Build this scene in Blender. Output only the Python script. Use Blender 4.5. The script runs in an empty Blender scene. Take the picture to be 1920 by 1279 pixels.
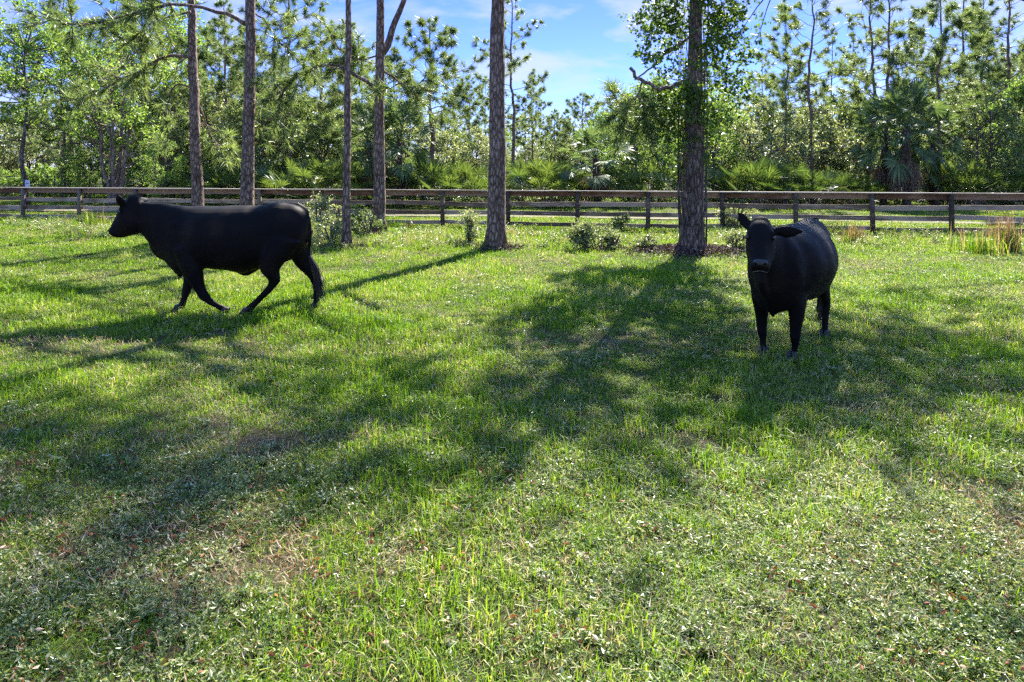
import bpy, math, random
import numpy as np

R = math.radians
rng = np.random.default_rng(11)
SC = bpy.context.scene
COL = SC.collection
HCAM = 1.9
F = 1280.0          # focal length in photo pixels
VH = 315.0          # horizon row in the photo
SUN_AZ = 22.0       # degrees right of the view direction
SUN_EL = 43.0

def px(u, Y, z=None, v=None):
    """point at depth Y seen at photo column u (row v gives the height)"""
    x = (u - 960.0) * Y / F
    if v is not None:
        z = HCAM - (v - VH) * Y / F
    return np.array([x, Y, 0.0 if z is None else z])

def nrm(a):
    a = np.asarray(a, float)
    return a / (np.linalg.norm(a, axis=-1, keepdims=True) + 1e-9)

def runit(n, r=rng):
    return nrm(r.normal(size=(n, 3)))

# ------------------------------------------------------------------ mesh collecting
class MB:
    def __init__(self):
        self.v = []; self.q = []; self.t = []; self.qm = []; self.tm = []; self.n = 0
    def add(self, v, q=None, t=None, m=0):
        v = np.asarray(v, float).reshape(-1, 3)
        if q is not None and len(q):
            q = np.asarray(q, int).reshape(-1, 4) + self.n
            self.q.append(q); self.qm.append(np.full(len(q), m))
        if t is not None and len(t):
            t = np.asarray(t, int).reshape(-1, 3) + self.n
            self.t.append(t); self.tm.append(np.full(len(t), m))
        self.v.append(v); self.n += len(v)
    def mesh(self, name, mats, smooth=False):
        me = bpy.data.meshes.new(name)
        v = np.concatenate(self.v) if self.v else np.zeros((0, 3))
        q = np.concatenate(self.q) if self.q else np.zeros((0, 4), int)
        t = np.concatenate(self.t) if self.t else np.zeros((0, 3), int)
        mi = np.concatenate(self.qm + self.tm) if (self.qm or self.tm) else np.zeros(0)
        me.vertices.add(len(v)); me.vertices.foreach_set('co', v.ravel().astype(np.float32))
        li = np.concatenate([q.ravel(), t.ravel()]).astype(np.int32)
        me.loops.add(len(li)); me.loops.foreach_set('vertex_index', li)
        nq, nt = len(q), len(t)
        st = np.concatenate([np.arange(nq) * 4, nq * 4 + np.arange(nt) * 3]).astype(np.int32)
        me.polygons.add(nq + nt); me.polygons.foreach_set('loop_start', st)
        me.polygons.foreach_set('material_index', mi.astype(np.int32))
        me.polygons.foreach_set('use_smooth', np.full(nq + nt, smooth))
        for m in (mats if isinstance(mats, (list, tuple)) else [mats]):
            me.materials.append(m)
        me.update(calc_edges=True); me.validate()
        return me
    def build(self, name, mats, parent=None, smooth=False, loc=None):
        o = bpy.data.objects.new(name, self.mesh(name, mats, smooth))
        COL.objects.link(o)
        if parent: o.parent = parent
        if loc is not None: o.location = loc
        return o

def tag(o, label=None, cat=None, group=None, kind=None):
    if label: o['label'] = label
    if cat: o['category'] = cat
    if group: o['group'] = group
    if kind: o['kind'] = kind
    return o

def thing(name, loc, label, cat, group=None, rz=0.0):
    o = bpy.data.objects.new(name, None); COL.objects.link(o)
    o.empty_display_size = 0.2
    o.location = tuple(float(c) for c in loc); o.rotation_euler = (0, 0, rz)
    return tag(o, label, cat, group)

def dup(root, loc, label, rz=0.0, sc=(1, 1, 1), group=None):
    r = root.copy(); COL.objects.link(r)
    r.location = tuple(float(c) for c in loc); r.rotation_euler = (0, 0, rz); r.scale = sc
    r['label'] = label
    if group: r['group'] = group
    elif 'group' in r: del r['group']
    for ch in list(root.children):
        c = ch.copy(); COL.objects.link(c); c.parent = r
        for g in ch.children:
            d = g.copy(); COL.objects.link(d); d.parent = c
    return r

# ------------------------------------------------------------------ shape helpers
def catmull(P, n):
    P = np.asarray(P, float)
    if len(P) < 3:
        t = np.linspace(0, 1, n)[:, None]
        return P[0] * (1 - t) + P[-1] * t
    E = np.vstack([2 * P[0] - P[1], P, 2 * P[-1] - P[-2]])
    ts = np.linspace(0, len(P) - 1 - 1e-6, n)
    i = ts.astype(int); f = (ts - i)[:, None]
    p0, p1, p2, p3 = E[i], E[i + 1], E[i + 2], E[i + 3]
    return 0.5 * ((2 * p1) + (p2 - p0) * f + (2 * p0 - 5 * p1 + 4 * p2 - p3) * f ** 2 + (3 * p1 - p0 - 3 * p2 + p3) * f ** 3)

def tube(mb, P, rad, segs=6, m=0, wob=0.0, cap=True):
    P = np.asarray(P, float); n = len(P)
    rad = np.broadcast_to(np.asarray(rad, float), (n,))
    T = nrm(np.gradient(P, axis=0))
    ref = np.array([0.0, 1, 0]) if abs(T[:, 2]).mean() > 0.7 else np.array([0, 0, 1.0])
    A = nrm(np.cross(T, ref)); B = np.cross(T, A)
    a = np.linspace(0, 2 * np.pi, segs, endpoint=False)
    rr = rad[:, None] * (1 + wob * rng.normal(size=(n, segs)))
    V = P[:, None, :] + rr[..., None] * (A[:, None, :] * np.cos(a)[None, :, None] + B[:, None, :] * np.sin(a)[None, :, None])
    i = np.arange(n - 1)[:, None] * segs; j = np.arange(segs)[None, :]; k = (j + 1) % segs
    q = np.stack([i + j, i + k, i + segs + k, i + segs + j], -1).reshape(-1, 4)
    V = V.reshape(-1, 3)
    if cap:
        c0 = len(V); V = np.vstack([V, P[:1], P[-1:]])
        jj = np.arange(segs); kk = (jj + 1) % segs; e = (n - 1) * segs
        t = np.vstack([np.stack([kk, jj, np.full(segs, c0)], -1), np.stack([e + jj, e + kk, np.full(segs, c0 + 1)], -1)])
        mb.add(V, q, t, m)
    else:
        mb.add(V, q, None, m)

def leaves(mb, C, L, aspect=0.5, m=0, r=rng, up=0.0, axis=None):
    """diamond leaf at every point of C"""
    n = len(C)
    if n == 0: return
    L = np.broadcast_to(np.asarray(L, float), (n,)) * r.uniform(0.65, 1.3, n)
    a = runit(n, r) if axis is None else nrm(axis + 0.5 * runit(n, r))
    b = runit(n, r); b[:, 2] *= (1 - up)
    b = nrm(np.cross(a, np.cross(b, a)) if False else b - a * (a * b).sum(1)[:, None])
    nn = np.cross(a, b)
    a = a * (L / 2)[:, None]; b = b * (L * aspect / 2)[:, None]
    fold = nn * (L * 0.07)[:, None]
    V = np.stack([C - a, C + b + fold, C + a, C - b + fold], 1).reshape(-1, 3)
    q = (np.arange(n)[:, None] * 4 + np.arange(4)[None, :])
    mb.add(V, q, None, m)

def needles(mb, C, D, n=34, L=0.28, w=0.016, m=0, r=rng, spread=0.95):
    """a brush of pine needles at each point C pointing along D"""
    C = np.asarray(C); D = np.asarray(D); k = len(C)
    if k == 0: return
    d = nrm(D[:, None, :] * 0.75 + spread * runit(k * n, r).reshape(k, n, 3))
    ll = L * r.uniform(0.7, 1.15, (k, n, 1))
    base = C[:, None, :] + d * 0.015 - D[:, None, :] * r.uniform(0, 0.16, (k, n, 1))
    tip = base + d * ll; tip[..., 2] -= 0.12 * ll[..., 0]
    s = nrm(np.cross(d, runit(k * n, r).reshape(k, n, 3))) * (w / 2)
    V = np.stack([base - s, base + s, tip], 2).reshape(-1, 3)
    mb.add(V, None, np.arange(k * n * 3).reshape(-1, 3), m)

def spray(c, R_, twigs, per, r=rng, flat=0.75):
    """leaf positions along twigs radiating from c"""
    d = runit(twigs, r); d[:, 2] *= flat
    t = r.uniform(0.25, 1.0, (twigs, per, 1)) ** 0.7
    ln = r.uniform(0.6, 1.15, (twigs, 1, 1))
    p = c + d[:, None, :] * t * R_ * ln + r.normal(size=(twigs, per, 3)) * R_ * 0.09
    return p.reshape(-1, 3)

# value noise for density patches
_N = np.random.default_rng(5).uniform(0, 1, (256, 256))
def vnoise(x, y, s, o=0):
    x = np.asarray(x) / s + 37.3 * (o + 1); y = np.asarray(y) / s + 11.7 * (o + 1)
    i = np.floor(x).astype(int); j = np.floor(y).astype(int); fx = x - i; fy = y - j
    fx = fx * fx * (3 - 2 * fx); fy = fy * fy * (3 - 2 * fy)
    g = lambda a, b: _N[a % 256, b % 256]
    return (g(i, j) * (1 - fx) + g(i + 1, j) * fx) * (1 - fy) + (g(i, j + 1) * (1 - fx) + g(i + 1, j + 1) * fx) * fy

def ground_z(x, y):
    return 0.07 * (vnoise(x, y, 3.1) - 0.5) + 0.045 * (vnoise(x, y, 0.9, 3) - 0.5)

# ------------------------------------------------------------------ materials
def mat(name):
    m = bpy.data.materials.new(name); m.use_nodes = True
    nt = m.node_tree; nt.nodes.clear()
    out = nt.nodes.new('ShaderNodeOutputMaterial')
    return m, nt, out

def N(nt, t, **kw):
    n = nt.nodes.new(t)
    for k, v in kw.items():
        if k in n.inputs: n.inputs[k].default_value = v
        else: setattr(n, k, v)
    return n

def ramp(nt, fac, stops):
    r = nt.nodes.new('ShaderNodeValToRGB')
    els = r.color_ramp.elements
    while len(els) > 1: els.remove(els[-1])
    els[0].position = stops[0][0]; els[0].color = (*stops[0][1], 1)
    for p, c in stops[1:]:
        e = els.new(p); e.color = (*c, 1)
    nt.links.new(fac, r.inputs[0])
    return r.outputs[0]

def foliage_mat(name, stops, trans=0.4, rough=0.45, spec=0.5, patch=None, tgain=1.35, objvar=0.25):
    m, nt, out = mat(name)
    L = nt.links.new
    geo = N(nt, 'ShaderNodeNewGeometry'); oi = N(nt, 'ShaderNodeObjectInfo')
    fac = geo.outputs['Random Per Island']
    mx = N(nt, 'ShaderNodeMath', operation='MULTIPLY_ADD'); L(oi.outputs['Random'], mx.inputs[0])
    mx.inputs[1].default_value = objvar; mx.inputs[2].default_value = -objvar / 2
    ad = N(nt, 'ShaderNodeMath', operation='ADD', use_clamp=True); L(fac, ad.inputs[0]); L(mx.outputs[0], ad.inputs[1])
    f = ad.outputs[0]
    if patch:
        no = N(nt, 'ShaderNodeTexNoise', Scale=patch[0], Detail=3.0); L(geo.outputs['Position'], no.inputs['Vector'])
        mr = N(nt, 'ShaderNodeMapRange'); L(no.outputs[0], mr.inputs[0])
        mr.inputs[1].default_value = 0.3; mr.inputs[2].default_value = 0.7
        mr.inputs[3].default_value = -patch[1]; mr.inputs[4].default_value = patch[1]
        a2 = N(nt, 'ShaderNodeMath', operation='ADD', use_clamp=True); L(f, a2.inputs[0]); L(mr.outputs[0], a2.inputs[1])
        f = a2.outputs[0]
    c = ramp(nt, f, stops)
    p = N(nt, 'ShaderNodeBsdfPrincipled', Roughness=rough); p.inputs['Specular IOR Level'].default_value = spec
    L(c, p.inputs['Base Color'])
    tr = N(nt, 'ShaderNodeBsdfTranslucent')
    g = N(nt, 'ShaderNodeMixRGB', blend_type='MULTIPLY'); g.inputs[0].default_value = 1
    g.inputs[2].default_value = (tgain * 1.06, tgain, tgain * 0.55, 1); L(c, g.inputs[1]); L(g.outputs[0], tr.inputs[0])
    mix = N(nt, 'ShaderNodeMixShader'); mix.inputs[0].default_value = trans
    L(p.outputs[0], mix.inputs[1]); L(tr.outputs[0], mix.inputs[2]); L(mix.outputs[0], out.inputs[0])
    return m

def bark_mat(name, dark, mid, light, sx=9.0, sz=2.2, bump=0.6):
    m, nt, out = mat(name); L = nt.links.new
    tc = N(nt, 'ShaderNodeTexCoord'); mp = N(nt, 'ShaderNodeMapping'); mp.inputs['Scale'].default_value = (sx, sx, sz)
    L(tc.outputs['Object'], mp.inputs[0])
    n1 = N(nt, 'ShaderNodeTexNoise', Scale=1.3, Detail=6.0, Roughness=0.65); L(mp.outputs[0], n1.inputs['Vector'])
    ad = N(nt, 'ShaderNodeMixRGB', blend_type='ADD'); ad.inputs[0].default_value = 0.5
    L(mp.outputs[0], ad.inputs[1]); L(n1.outputs['Color'], ad.inputs[2])
    vo = N(nt, 'ShaderNodeTexVoronoi', feature='DISTANCE_TO_EDGE', Scale=1.0); L(ad.outputs[0], vo.inputs['Vector'])
    mr = N(nt, 'ShaderNodeMapRange'); L(vo.outputs['Distance'], mr.inputs[0]); mr.inputs[2].default_value = 0.28
    n2 = N(nt, 'ShaderNodeTexNoise', Scale=0.9, Detail=5.0); L(tc.outputs['Object'], n2.inputs['Vector'])
    mu = N(nt, 'ShaderNodeMath', operation='MULTIPLY'); L(mr.outputs[0], mu.inputs[0]); L(n1.outputs[0], mu.inputs[1])
    ad2 = N(nt, 'ShaderNodeMath', operation='MULTIPLY_ADD'); L(n2.outputs[0], ad2.inputs[0]); ad2.inputs[1].default_value = 0.5; L(mu.outputs[0], ad2.inputs[2])
    c = ramp(nt, ad2.outputs[0], [(0.2, dark), (0.55, mid), (0.95, light)])
    p = N(nt, 'ShaderNodeBsdfPrincipled', Roughness=0.9); p.inputs['Specular IOR Level'].default_value = 0.2
    L(c, p.inputs['Base Color'])
    b = N(nt, 'ShaderNodeBump', Strength=bump, Distance=0.04); L(mu.outputs[0], b.inputs['Height']); L(b.outputs[0], p.inputs['Normal'])
    L(p.outputs[0], out.inputs[0])
    return m

def wood_mat(name, c0, c1, c2):
    m, nt, out = mat(name); L = nt.links.new
    tc = N(nt, 'ShaderNodeTexCoord'); oi = N(nt, 'ShaderNodeObjectInfo')
    off = N(nt, 'ShaderNodeVectorMath', operation='SCALE'); L(tc.outputs['Object'], off.inputs[0]); off.inputs['Scale'].default_value = 1
    cmb = N(nt, 'ShaderNodeVectorMath', operation='ADD'); L(off.outputs[0], cmb.inputs[0]); L(oi.outputs['Random'], cmb.inputs[1])
    mp = N(nt, 'ShaderNodeMapping'); mp.inputs['Scale'].default_value = (1.2, 25, 25); L(cmb.outputs[0], mp.inputs[0])
    n1 = N(nt, 'ShaderNodeTexNoise', Scale=1.0, Detail=6.0, Roughness=0.7); L(mp.outputs[0], n1.inputs['Vector'])
    n2 = N(nt, 'ShaderNodeTexNoise', Scale=1.6, Detail=3.0); L(cmb.outputs[0], n2.inputs['Vector'])
    a = N(nt, 'ShaderNodeMath', operation='MULTIPLY_ADD'); L(oi.outputs['Random'], a.inputs[0]); a.inputs[1].default_value = 0.35; L(n1.outputs[0], a.inputs[2])
    b_ = N(nt, 'ShaderNodeMath', operation='MULTIPLY_ADD'); L(n2.outputs[0], b_.inputs[0]); b_.inputs[1].default_value = 0.6; L(a.outputs[0], b_.inputs[2])
    c = ramp(nt, b_.outputs[0], [(0.55, c0), (0.9, c1), (1.25 if False else 1.0, c2)])
    p = N(nt, 'ShaderNodeBsdfPrincipled', Roughness=0.85); p.inputs['Specular IOR Level'].default_value = 0.25
    L(c, p.inputs['Base Color'])
    b = N(nt, 'ShaderNodeBump', Strength=0.4, Distance=0.01); L(n1.outputs[0], b.inputs['Height']); L(b.outputs[0], p.inputs['Normal'])
    L(p.outputs[0], out.inputs[0])
    return m

def plain_mat(name, col, rough=0.6, spec=0.4, noise=None):
    m, nt, out = mat(name); L = nt.links.new
    p = N(nt, 'ShaderNodeBsdfPrincipled', Roughness=rough); p.inputs['Specular IOR Level'].default_value = spec
    p.inputs['Base Color'].default_value = (*col, 1)
    if noise:
        tc = N(nt, 'ShaderNodeTexCoord')
        n1 = N(nt, 'ShaderNodeTexNoise', Scale=noise[0], Detail=4.0); L(tc.outputs['Object'], n1.inputs['Vector'])
        L(ramp(nt, n1.outputs[0], [(0.3, col), (0.7, noise[1])]), p.inputs['Base Color'])
    L(p.outputs[0], out.inputs[0])
    return m

G_STOPS = [(0.0, (0.025, 0.062, 0.006)), (0.3, (0.07, 0.16, 0.007)), (0.65, (0.145, 0.275, 0.011)), (0.88, (0.26, 0.37, 0.025)), (0.96, (0.36, 0.37, 0.10)), (1.0, (0.48, 0.42, 0.25))]
M = {}
M['grass'] = foliage_mat('grass_blades', G_STOPS, trans=0.46, rough=0.5, spec=0.28, patch=(0.55, 0.18), tgain=1.25)
M['weed'] = foliage_mat('weed_leaves', [(0, (0.04, 0.08, 0.015)), (0.4, (0.12, 0.185, 0.045)), (0.75, (0.27, 0.335, 0.11)), (1, (0.48, 0.47, 0.28))], trans=0.40, rough=0.36, spec=0.6, patch=(1.2, 0.15), tgain=1.1)
M['straw'] = foliage_mat('dry_straw', [(0, (0.12, 0.06, 0.035)), (0.4, (0.30, 0.20, 0.12)), (1, (0.60, 0.50, 0.36))], trans=0.3, rough=0.6, spec=0.3, tgain=1.1)
M['deadleaf'] = foliage_mat('dead_leaf', [(0, (0.06, 0.022, 0.015)), (0.5, (0.20, 0.06, 0.028)), (0.85, (0.36, 0.12, 0.05)), (1, (0.45, 0.36, 0.28))], trans=0.2, rough=0.6, spec=0.3, tgain=1.0)
M['litter'] = foliage_mat('leaf_litter', [(0, (0.03, 0.018, 0.016)), (0.6, (0.10, 0.06, 0.05)), (1, (0.26, 0.2, 0.18))], trans=0.1, rough=0.7, spec=0.3, tgain=1.0)
M['redstalk'] = foliage_mat('russet_stalks', [(0, (0.14, 0.07, 0.045)), (0.5, (0.33, 0.19, 0.115)), (1, (0.52, 0.38, 0.25))], trans=0.3, rough=0.6, spec=0.2, tgain=1.1)
M['leafA'] = foliage_mat('bright_leaves', [(0, (0.075, 0.15, 0.028)), (0.5, (0.16, 0.27, 0.055)), (1, (0.30, 0.40, 0.12))], trans=0.5, rough=0.42, spec=0.4)
M['leafB'] = foliage_mat('oak_leaves', [(0, (0.05, 0.09, 0.025)), (0.5, (0.115, 0.175, 0.052)), (1, (0.24, 0.29, 0.12))], trans=0.42, rough=0.4, spec=0.45)
M['leafC'] = foliage_mat('grey_green_leaves', [(0, (0.08, 0.115, 0.045)), (0.5, (0.18, 0.225, 0.10)), (1, (0.36, 0.39, 0.23))], trans=0.42, rough=0.38, spec=0.5)
M['ivy'] = foliage_mat('ivy_leaves', [(0, (0.045, 0.09, 0.018)), (0.5, (0.095, 0.165, 0.03)), (1, (0.18, 0.25, 0.055))], trans=0.48, rough=0.4, spec=0.45)
M['needle'] = foliage_mat('pine_needles', [(0, (0.06, 0.105, 0.033)), (0.5, (0.14, 0.205, 0.065)), (1, (0.27, 0.33, 0.13))], trans=0.45, rough=0.42, spec=0.45)
M['palm'] = foliage_mat('palm_fronds', [(0, (0.035, 0.07, 0.028)), (0.5, (0.085, 0.14, 0.055)), (1, (0.18, 0.24, 0.10))], trans=0.34, rough=0.5, spec=0.3)
M['palmetto'] = foliage_mat('palmetto_fronds', [(0, (0.03, 0.06, 0.018)), (0.5, (0.07, 0.12, 0.028)), (1, (0.17, 0.22, 0.05))], trans=0.34, rough=0.38, spec=0.45)
M['deadfrond'] = foliage_mat('dead_fronds', [(0, (0.06, 0.035, 0.025)), (0.6, (0.15, 0.095, 0.065)), (1, (0.28, 0.2, 0.14))], trans=0.2, rough=0.7, spec=0.3)
M['bark'] = bark_mat('pine_bark', (0.04, 0.025, 0.019), (0.20, 0.135, 0.105), (0.40, 0.30, 0.245), 15, 4.5, 0.5)
M['bark2'] = bark_mat('grey_bark', (0.04, 0.033, 0.028), (0.13, 0.105, 0.09), (0.30, 0.25, 0.22), 12, 3)
M['barkpale'] = bark_mat('pale_bark', (0.10, 0.075, 0.06), (0.24, 0.18, 0.14), (0.42, 0.35, 0.29), 10, 3, 0.3)
M['palmtrunk'] = bark_mat('palm_trunk', (0.035, 0.022, 0.018), (0.12, 0.085, 0.07), (0.24, 0.18, 0.15), 8, 6)
M['rail'] = wood_mat('weathered_rail', (0.055, 0.036, 0.025), (0.19, 0.13, 0.09), (0.38, 0.29, 0.22))
M['toprail'] = wood_mat('brown_top_rail', (0.06, 0.03, 0.018), (0.165, 0.08, 0.048), (0.29, 0.175, 0.12))
M['post'] = wood_mat('dark_post', (0.022, 0.017, 0.014), (0.07, 0.052, 0.04), (0.17, 0.135, 0.11))
M['cap'] = wood_mat('pale_cap_board', (0.09, 0.075, 0.06), (0.22, 0.18, 0.15), (0.36, 0.31, 0.26))

# ------------------------------------------------------------------ ground, path
def ground_material():
    m, nt, out = mat('pasture_soil'); L = nt.links.new
    geo = N(nt, 'ShaderNodeNewGeometry')
    n1 = N(nt, 'ShaderNodeTexNoise', Scale=0.8, Detail=6.0, Roughness=0.6); L(geo.outputs['Position'], n1.inputs['Vector'])
    n2 = N(nt, 'ShaderNodeTexNoise', Scale=28.0, Detail=5.0, Roughness=0.7); L(geo.outputs['Position'], n2.inputs['Vector'])
    c1 = ramp(nt, n1.outputs[0], [(0.34, (0.03, 0.045, 0.012)), (0.54, (0.055, 0.05, 0.022)), (0.66, (0.10, 0.07, 0.048)), (0.74, (0.28, 0.23, 0.185))])
    c2 = ramp(nt, n2.outputs[0], [(0.3, (0.25, 0.25, 0.25)), (0.7, (1.3, 1.25, 1.2))])
    mx = N(nt, 'ShaderNodeMixRGB', blend_type='MULTIPLY'); mx.inputs[0].default_value = 0.8
    L(c1, mx.inputs[1]); L(c2, mx.inputs[2])
    p = N(nt, 'ShaderNodeBsdfPrincipled', Roughness=0.95); p.inputs['Specular IOR Level'].default_value = 0.1
    L(mx.outputs[0], p.inputs['Base Color'])
    b = N(nt, 'ShaderNodeBump', Strength=0.7, Distance=0.02); L(n2.outputs[0], b.inputs['Height']); L(b.outputs[0], p.inputs['Normal'])
    L(p.outputs[0], out.inputs[0])
    return m

def axis_vals(lo, hi, fine_lo, fine_hi, step):
    a = np.arange(fine_lo, fine_hi, step)
    k = [fine_hi]; s = step
    while k[-1] < hi: s *= 1.35; k.append(k[-1] + s)
    j = [fine_lo]; s = step
    while j[-1] > lo: s *= 1.35; j.append(j[-1] - s)
    return np.array(sorted(set(j[1:])) + list(a) + k)

xs = axis_vals(-900, 900, -22, 22, 0.4); ys = axis_vals(-60, 1500, 0, 32, 0.4)
X, Y = np.meshgrid(xs, ys)
fade = np.clip(1 - (np.hypot(X, Y - 15) - 20) / 20, 0, 1)
Z = ground_z(X, Y) * fade
mb = MB(); nx, ny = len(xs), len(ys)
ii = (np.arange(ny - 1)[:, None] * nx + np.arange(nx - 1)[None, :])
mb.add(np.stack([X, Y, Z], -1), np.stack([ii, ii + 1, ii + nx + 1, ii + nx], -1).reshape(-1, 4))
gr = mb.build('ground', ground_material(), smooth=True)
tag(gr, 'pasture ground of sandy soil under the green grass', 'ground', kind='structure')

# fence line
FA = np.array([-18.0, 25.1]); FB = np.array([12.54, 19.45])
FD = (FB - FA) / np.linalg.norm(FB - FA); FN = np.array([-FD[1], FD[0]])
if FN[1] < 0: FN = -FN
def fence_pt(s, off=0.0):
    p = FA + FD * s + FN * off
    return np.array([p[0], p[1], 0.0])

mb = MB()
ss = np.linspace(-40, 80, 160)
edge = lambda o, k: np.array([fence_pt(s, o + 0.35 * (vnoise(s, 0, 3.0, k) - 0.5)) for s in ss])
a_ = edge(4.15, 1); b_ = edge(5.1, 2)
a_[:, 2] = ground_z(a_[:, 0], a_[:, 1]) * 0.6 + 0.03; b_[:, 2] = a_[:, 2]
mid = (a_ + b_) / 2; mid[:, 2] += 0.02
V = np.concatenate([a_, mid, b_]); n = len(ss); i = np.arange(n - 1)
mb.add(V, np.concatenate([np.stack([i, i + 1, i + n + 1, i + n], -1), np.stack([i + n, i + n + 1, i + 2 * n + 1, i + 2 * n], -1)]))
pa = mb.build('path', plain_mat('pale_sand', (0.10, 0.095, 0.05), 0.95, 0.1, (1.1, (0.21, 0.175, 0.13))), smooth=True)
tag(pa, 'pale sandy track running behind the wooden fence', 'path', kind='structure')

# ------------------------------------------------------------------ fence
def box(mb, c, half, ux, uy, uz, m=0):
    s = np.array([[-1, -1, -1], [1, -1, -1], [1, 1, -1], [-1, 1, -1], [-1, -1, 1], [1, -1, 1], [1, 1, 1], [-1, 1, 1]], float) * half
    V = c + s[:, :1] * ux + s[:, 1:2] * uy + s[:, 2:] * uz
    mb.add(V, [[0, 3, 2, 1], [4, 5, 6, 7], [0, 1, 5, 4], [1, 2, 6, 5], [2, 3, 7, 6], [3, 0, 4, 7]], None, m)

fence = thing('board_fence', fence_pt(15.5), 'long weathered four board wooden fence crossing the pasture', 'fence', rz=math.atan2(FD[1], FD[0]))
posts_u = [43, 148, 253, 372, 487, 600, 715, 830, 953, 1083, 1215, 1355, 1492, 1637, 1785]
def s_of_u(u):
    k = (u - 960) / F
    return (k * FA[1] - FA[0]) / (FD[0] - k * FD[1])
ps = [s_of_u(u) for u in posts_u]
sp = 2.2
ps = [ps[0] - sp * k for k in range(6, 0, -1)] + ps + [ps[-1] + sp * k for k in range(1, 8)]
frng = np.random.default_rng(3)
ex, ey, ez = np.eye(3)
for s in ps:
    mb = MB(); lean = frng.normal(0, 0.012)
    x = s - 15.5
    gz = ground_z(*fence_pt(s)[:2])
    ln = np.array([lean, frng.normal(0, 0.01), 1.0])
    tube(mb, [np.array([x, 0, -0.1]) + 0 * ln, np.array([x, 0, 0]) + ln * 0.6, np.array([x, 0, 0]) + ln * (1.155 + frng.uniform(-0.004, 0.004))], [0.075, 0.07, 0.067], 9)
    mb.build('post', M['post'], fence, True)
for lvl, (zc, hh) in enumerate([(1.075, 0.078), (0.76, 0.07), (0.455, 0.068), (0.13, 0.062)]):
    for a, b in zip(ps[:-1], ps[1:]):
        mb = MB(); xa, xb = a - 15.5 + 0.004, b - 15.5 - 0.004
        za = zc + frng.normal(0, 0.008 if lvl == 0 else 0.016); zb = zc + frng.normal(0, 0.008 if lvl == 0 else 0.016)
        off = 0.098 if lvl else -0.092      # the top board is nailed to the near side, the others behind
        if lvl == 0 : off = 0.098
        n_ = 9
        t = np.linspace(0, 1, n_); P = np.stack([xa + (xb - xa) * t, np.full(n_, off), za + (zb - za) * t], -1)
        sag = -0.012 * np.sin(np.pi * t) * frng.uniform(0, 1.2)
        up = hh + frng.normal(0, 0.0035, n_); dn = hh + frng.normal(0, 0.0035, n_)
        th = 0.02
        V = []
        for k in range(n_):
            for (yy, zz) in ((-th, -dn[k]), (th, -dn[k]), (th, up[k]), (-th, up[k])):
                V.append(P[k] + np.array([0, yy, zz + sag[k]]))
        q = []
        for k in range(n_ - 1):
            for j in range(4):
                jj = (j + 1) % 4
                q.append([k * 4 + j, k * 4 + jj, k * 4 + 4 + jj, k * 4 + 4 + j])
        q += [[3, 2, 1, 0], [n_ * 4 - 4, n_ * 4 - 3, n_ * 4 - 2, n_ * 4 - 1]]
        mb.add(V, q)
        mb.build('rail', M['toprail'] if lvl == 0 else M['rail'], fence)
for a, b in zip(ps[:-1:2], ps[2::2]):
    mb = MB()
    xa, xb = a - 15.5 + 0.003, b - 15.5 - 0.003
    box(mb, np.array([(xa + xb) / 2, 0.03, 1.174]), np.array([(xb - xa) / 2, 0.105, 0.016]), ex, ey, ez)
    mb.build('cap_board', M['cap'], fence)

# ------------------------------------------------------------------ cows
def cow_coat():
    m, nt, out = mat('black_coat'); L = nt.links.new
    tc = N(nt, 'ShaderNodeTexCoord')
    mp = N(nt, 'ShaderNodeMapping'); mp.inputs['Scale'].default_value = (14, 26, 9); L(tc.outputs['Object'], mp.inputs[0])
    n1 = N(nt, 'ShaderNodeTexNoise', Scale=1.0, Detail=5.0, Roughness=0.7); L(mp.outputs[0], n1.inputs['Vector'])
    n2 = N(nt, 'ShaderNodeTexNoise', Scale=3.0, Detail=4.0); L(tc.outputs['Object'], n2.inputs['Vector'])
    c = ramp(nt, n2.outputs[0], [(0.3, (0.0024, 0.0018, 0.0024)), (0.55, (0.0055, 0.0037, 0.0038)), (0.75, (0.018, 0.0105, 0.0070))])
    p = N(nt, 'ShaderNodeBsdfPrincipled'); L(c, p.inputs['Base Color'])
    rr = N(nt, 'ShaderNodeMapRange'); L(n1.outputs[0], rr.inputs[0]); rr.inputs[3].default_value = 0.5; rr.inputs[4].default_value = 0.75
    L(rr.outputs[0], p.inputs['Roughness']); p.inputs['Specular IOR Level'].default_value = 0.11
    p.inputs['Sheen Weight'].default_value = 0.012; p.inputs['Sheen Roughness'].default_value = 0.4
    b = N(nt, 'ShaderNodeBump', Strength=0.07, Distance=0.006); L(n1.outputs[0], b.inputs['Height'])
    n3 = N(nt, 'ShaderNodeTexNoise', Scale=7.0, Detail=2.0); L(tc.outputs['Object'], n3.inputs['Vector'])
    b2 = N(nt, 'ShaderNodeBump', Strength=0.2, Distance=0.02); L(n3.outputs[0], b2.inputs['Height']); L(b.outputs[0], b2.inputs['Normal'])
    L(b2.outputs[0], p.inputs['Normal']); L(p.outputs[0], out.inputs[0])
    return m
M['coat'] = cow_coat()
M['hoof'] = plain_mat('dark_hoof', (0.014, 0.012, 0.012), 0.5, 0.4, (30.0, (0.03, 0.026, 0.025)))
M['eye'] = plain_mat('cow_eye', (0.012, 0.007, 0.005), 0.08, 0.8)
M['lid'] = plain_mat('eyelid_skin', (0.03, 0.024, 0.022), 0.5, 0.5)
M['nose'] = plain_mat('wet_nose', (0.014, 0.013, 0.016), 0.38, 0.45, (60.0, (0.026, 0.024, 0.027)))
M['nostril'] = plain_mat('nostril_dark', (0.002, 0.002, 0.002), 0.8, 0.1)
M['lip'] = plain_mat('pale_lip', (0.16, 0.13, 0.09), 0.6, 0.3, (50.0, (0.07, 0.055, 0.045)))
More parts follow.
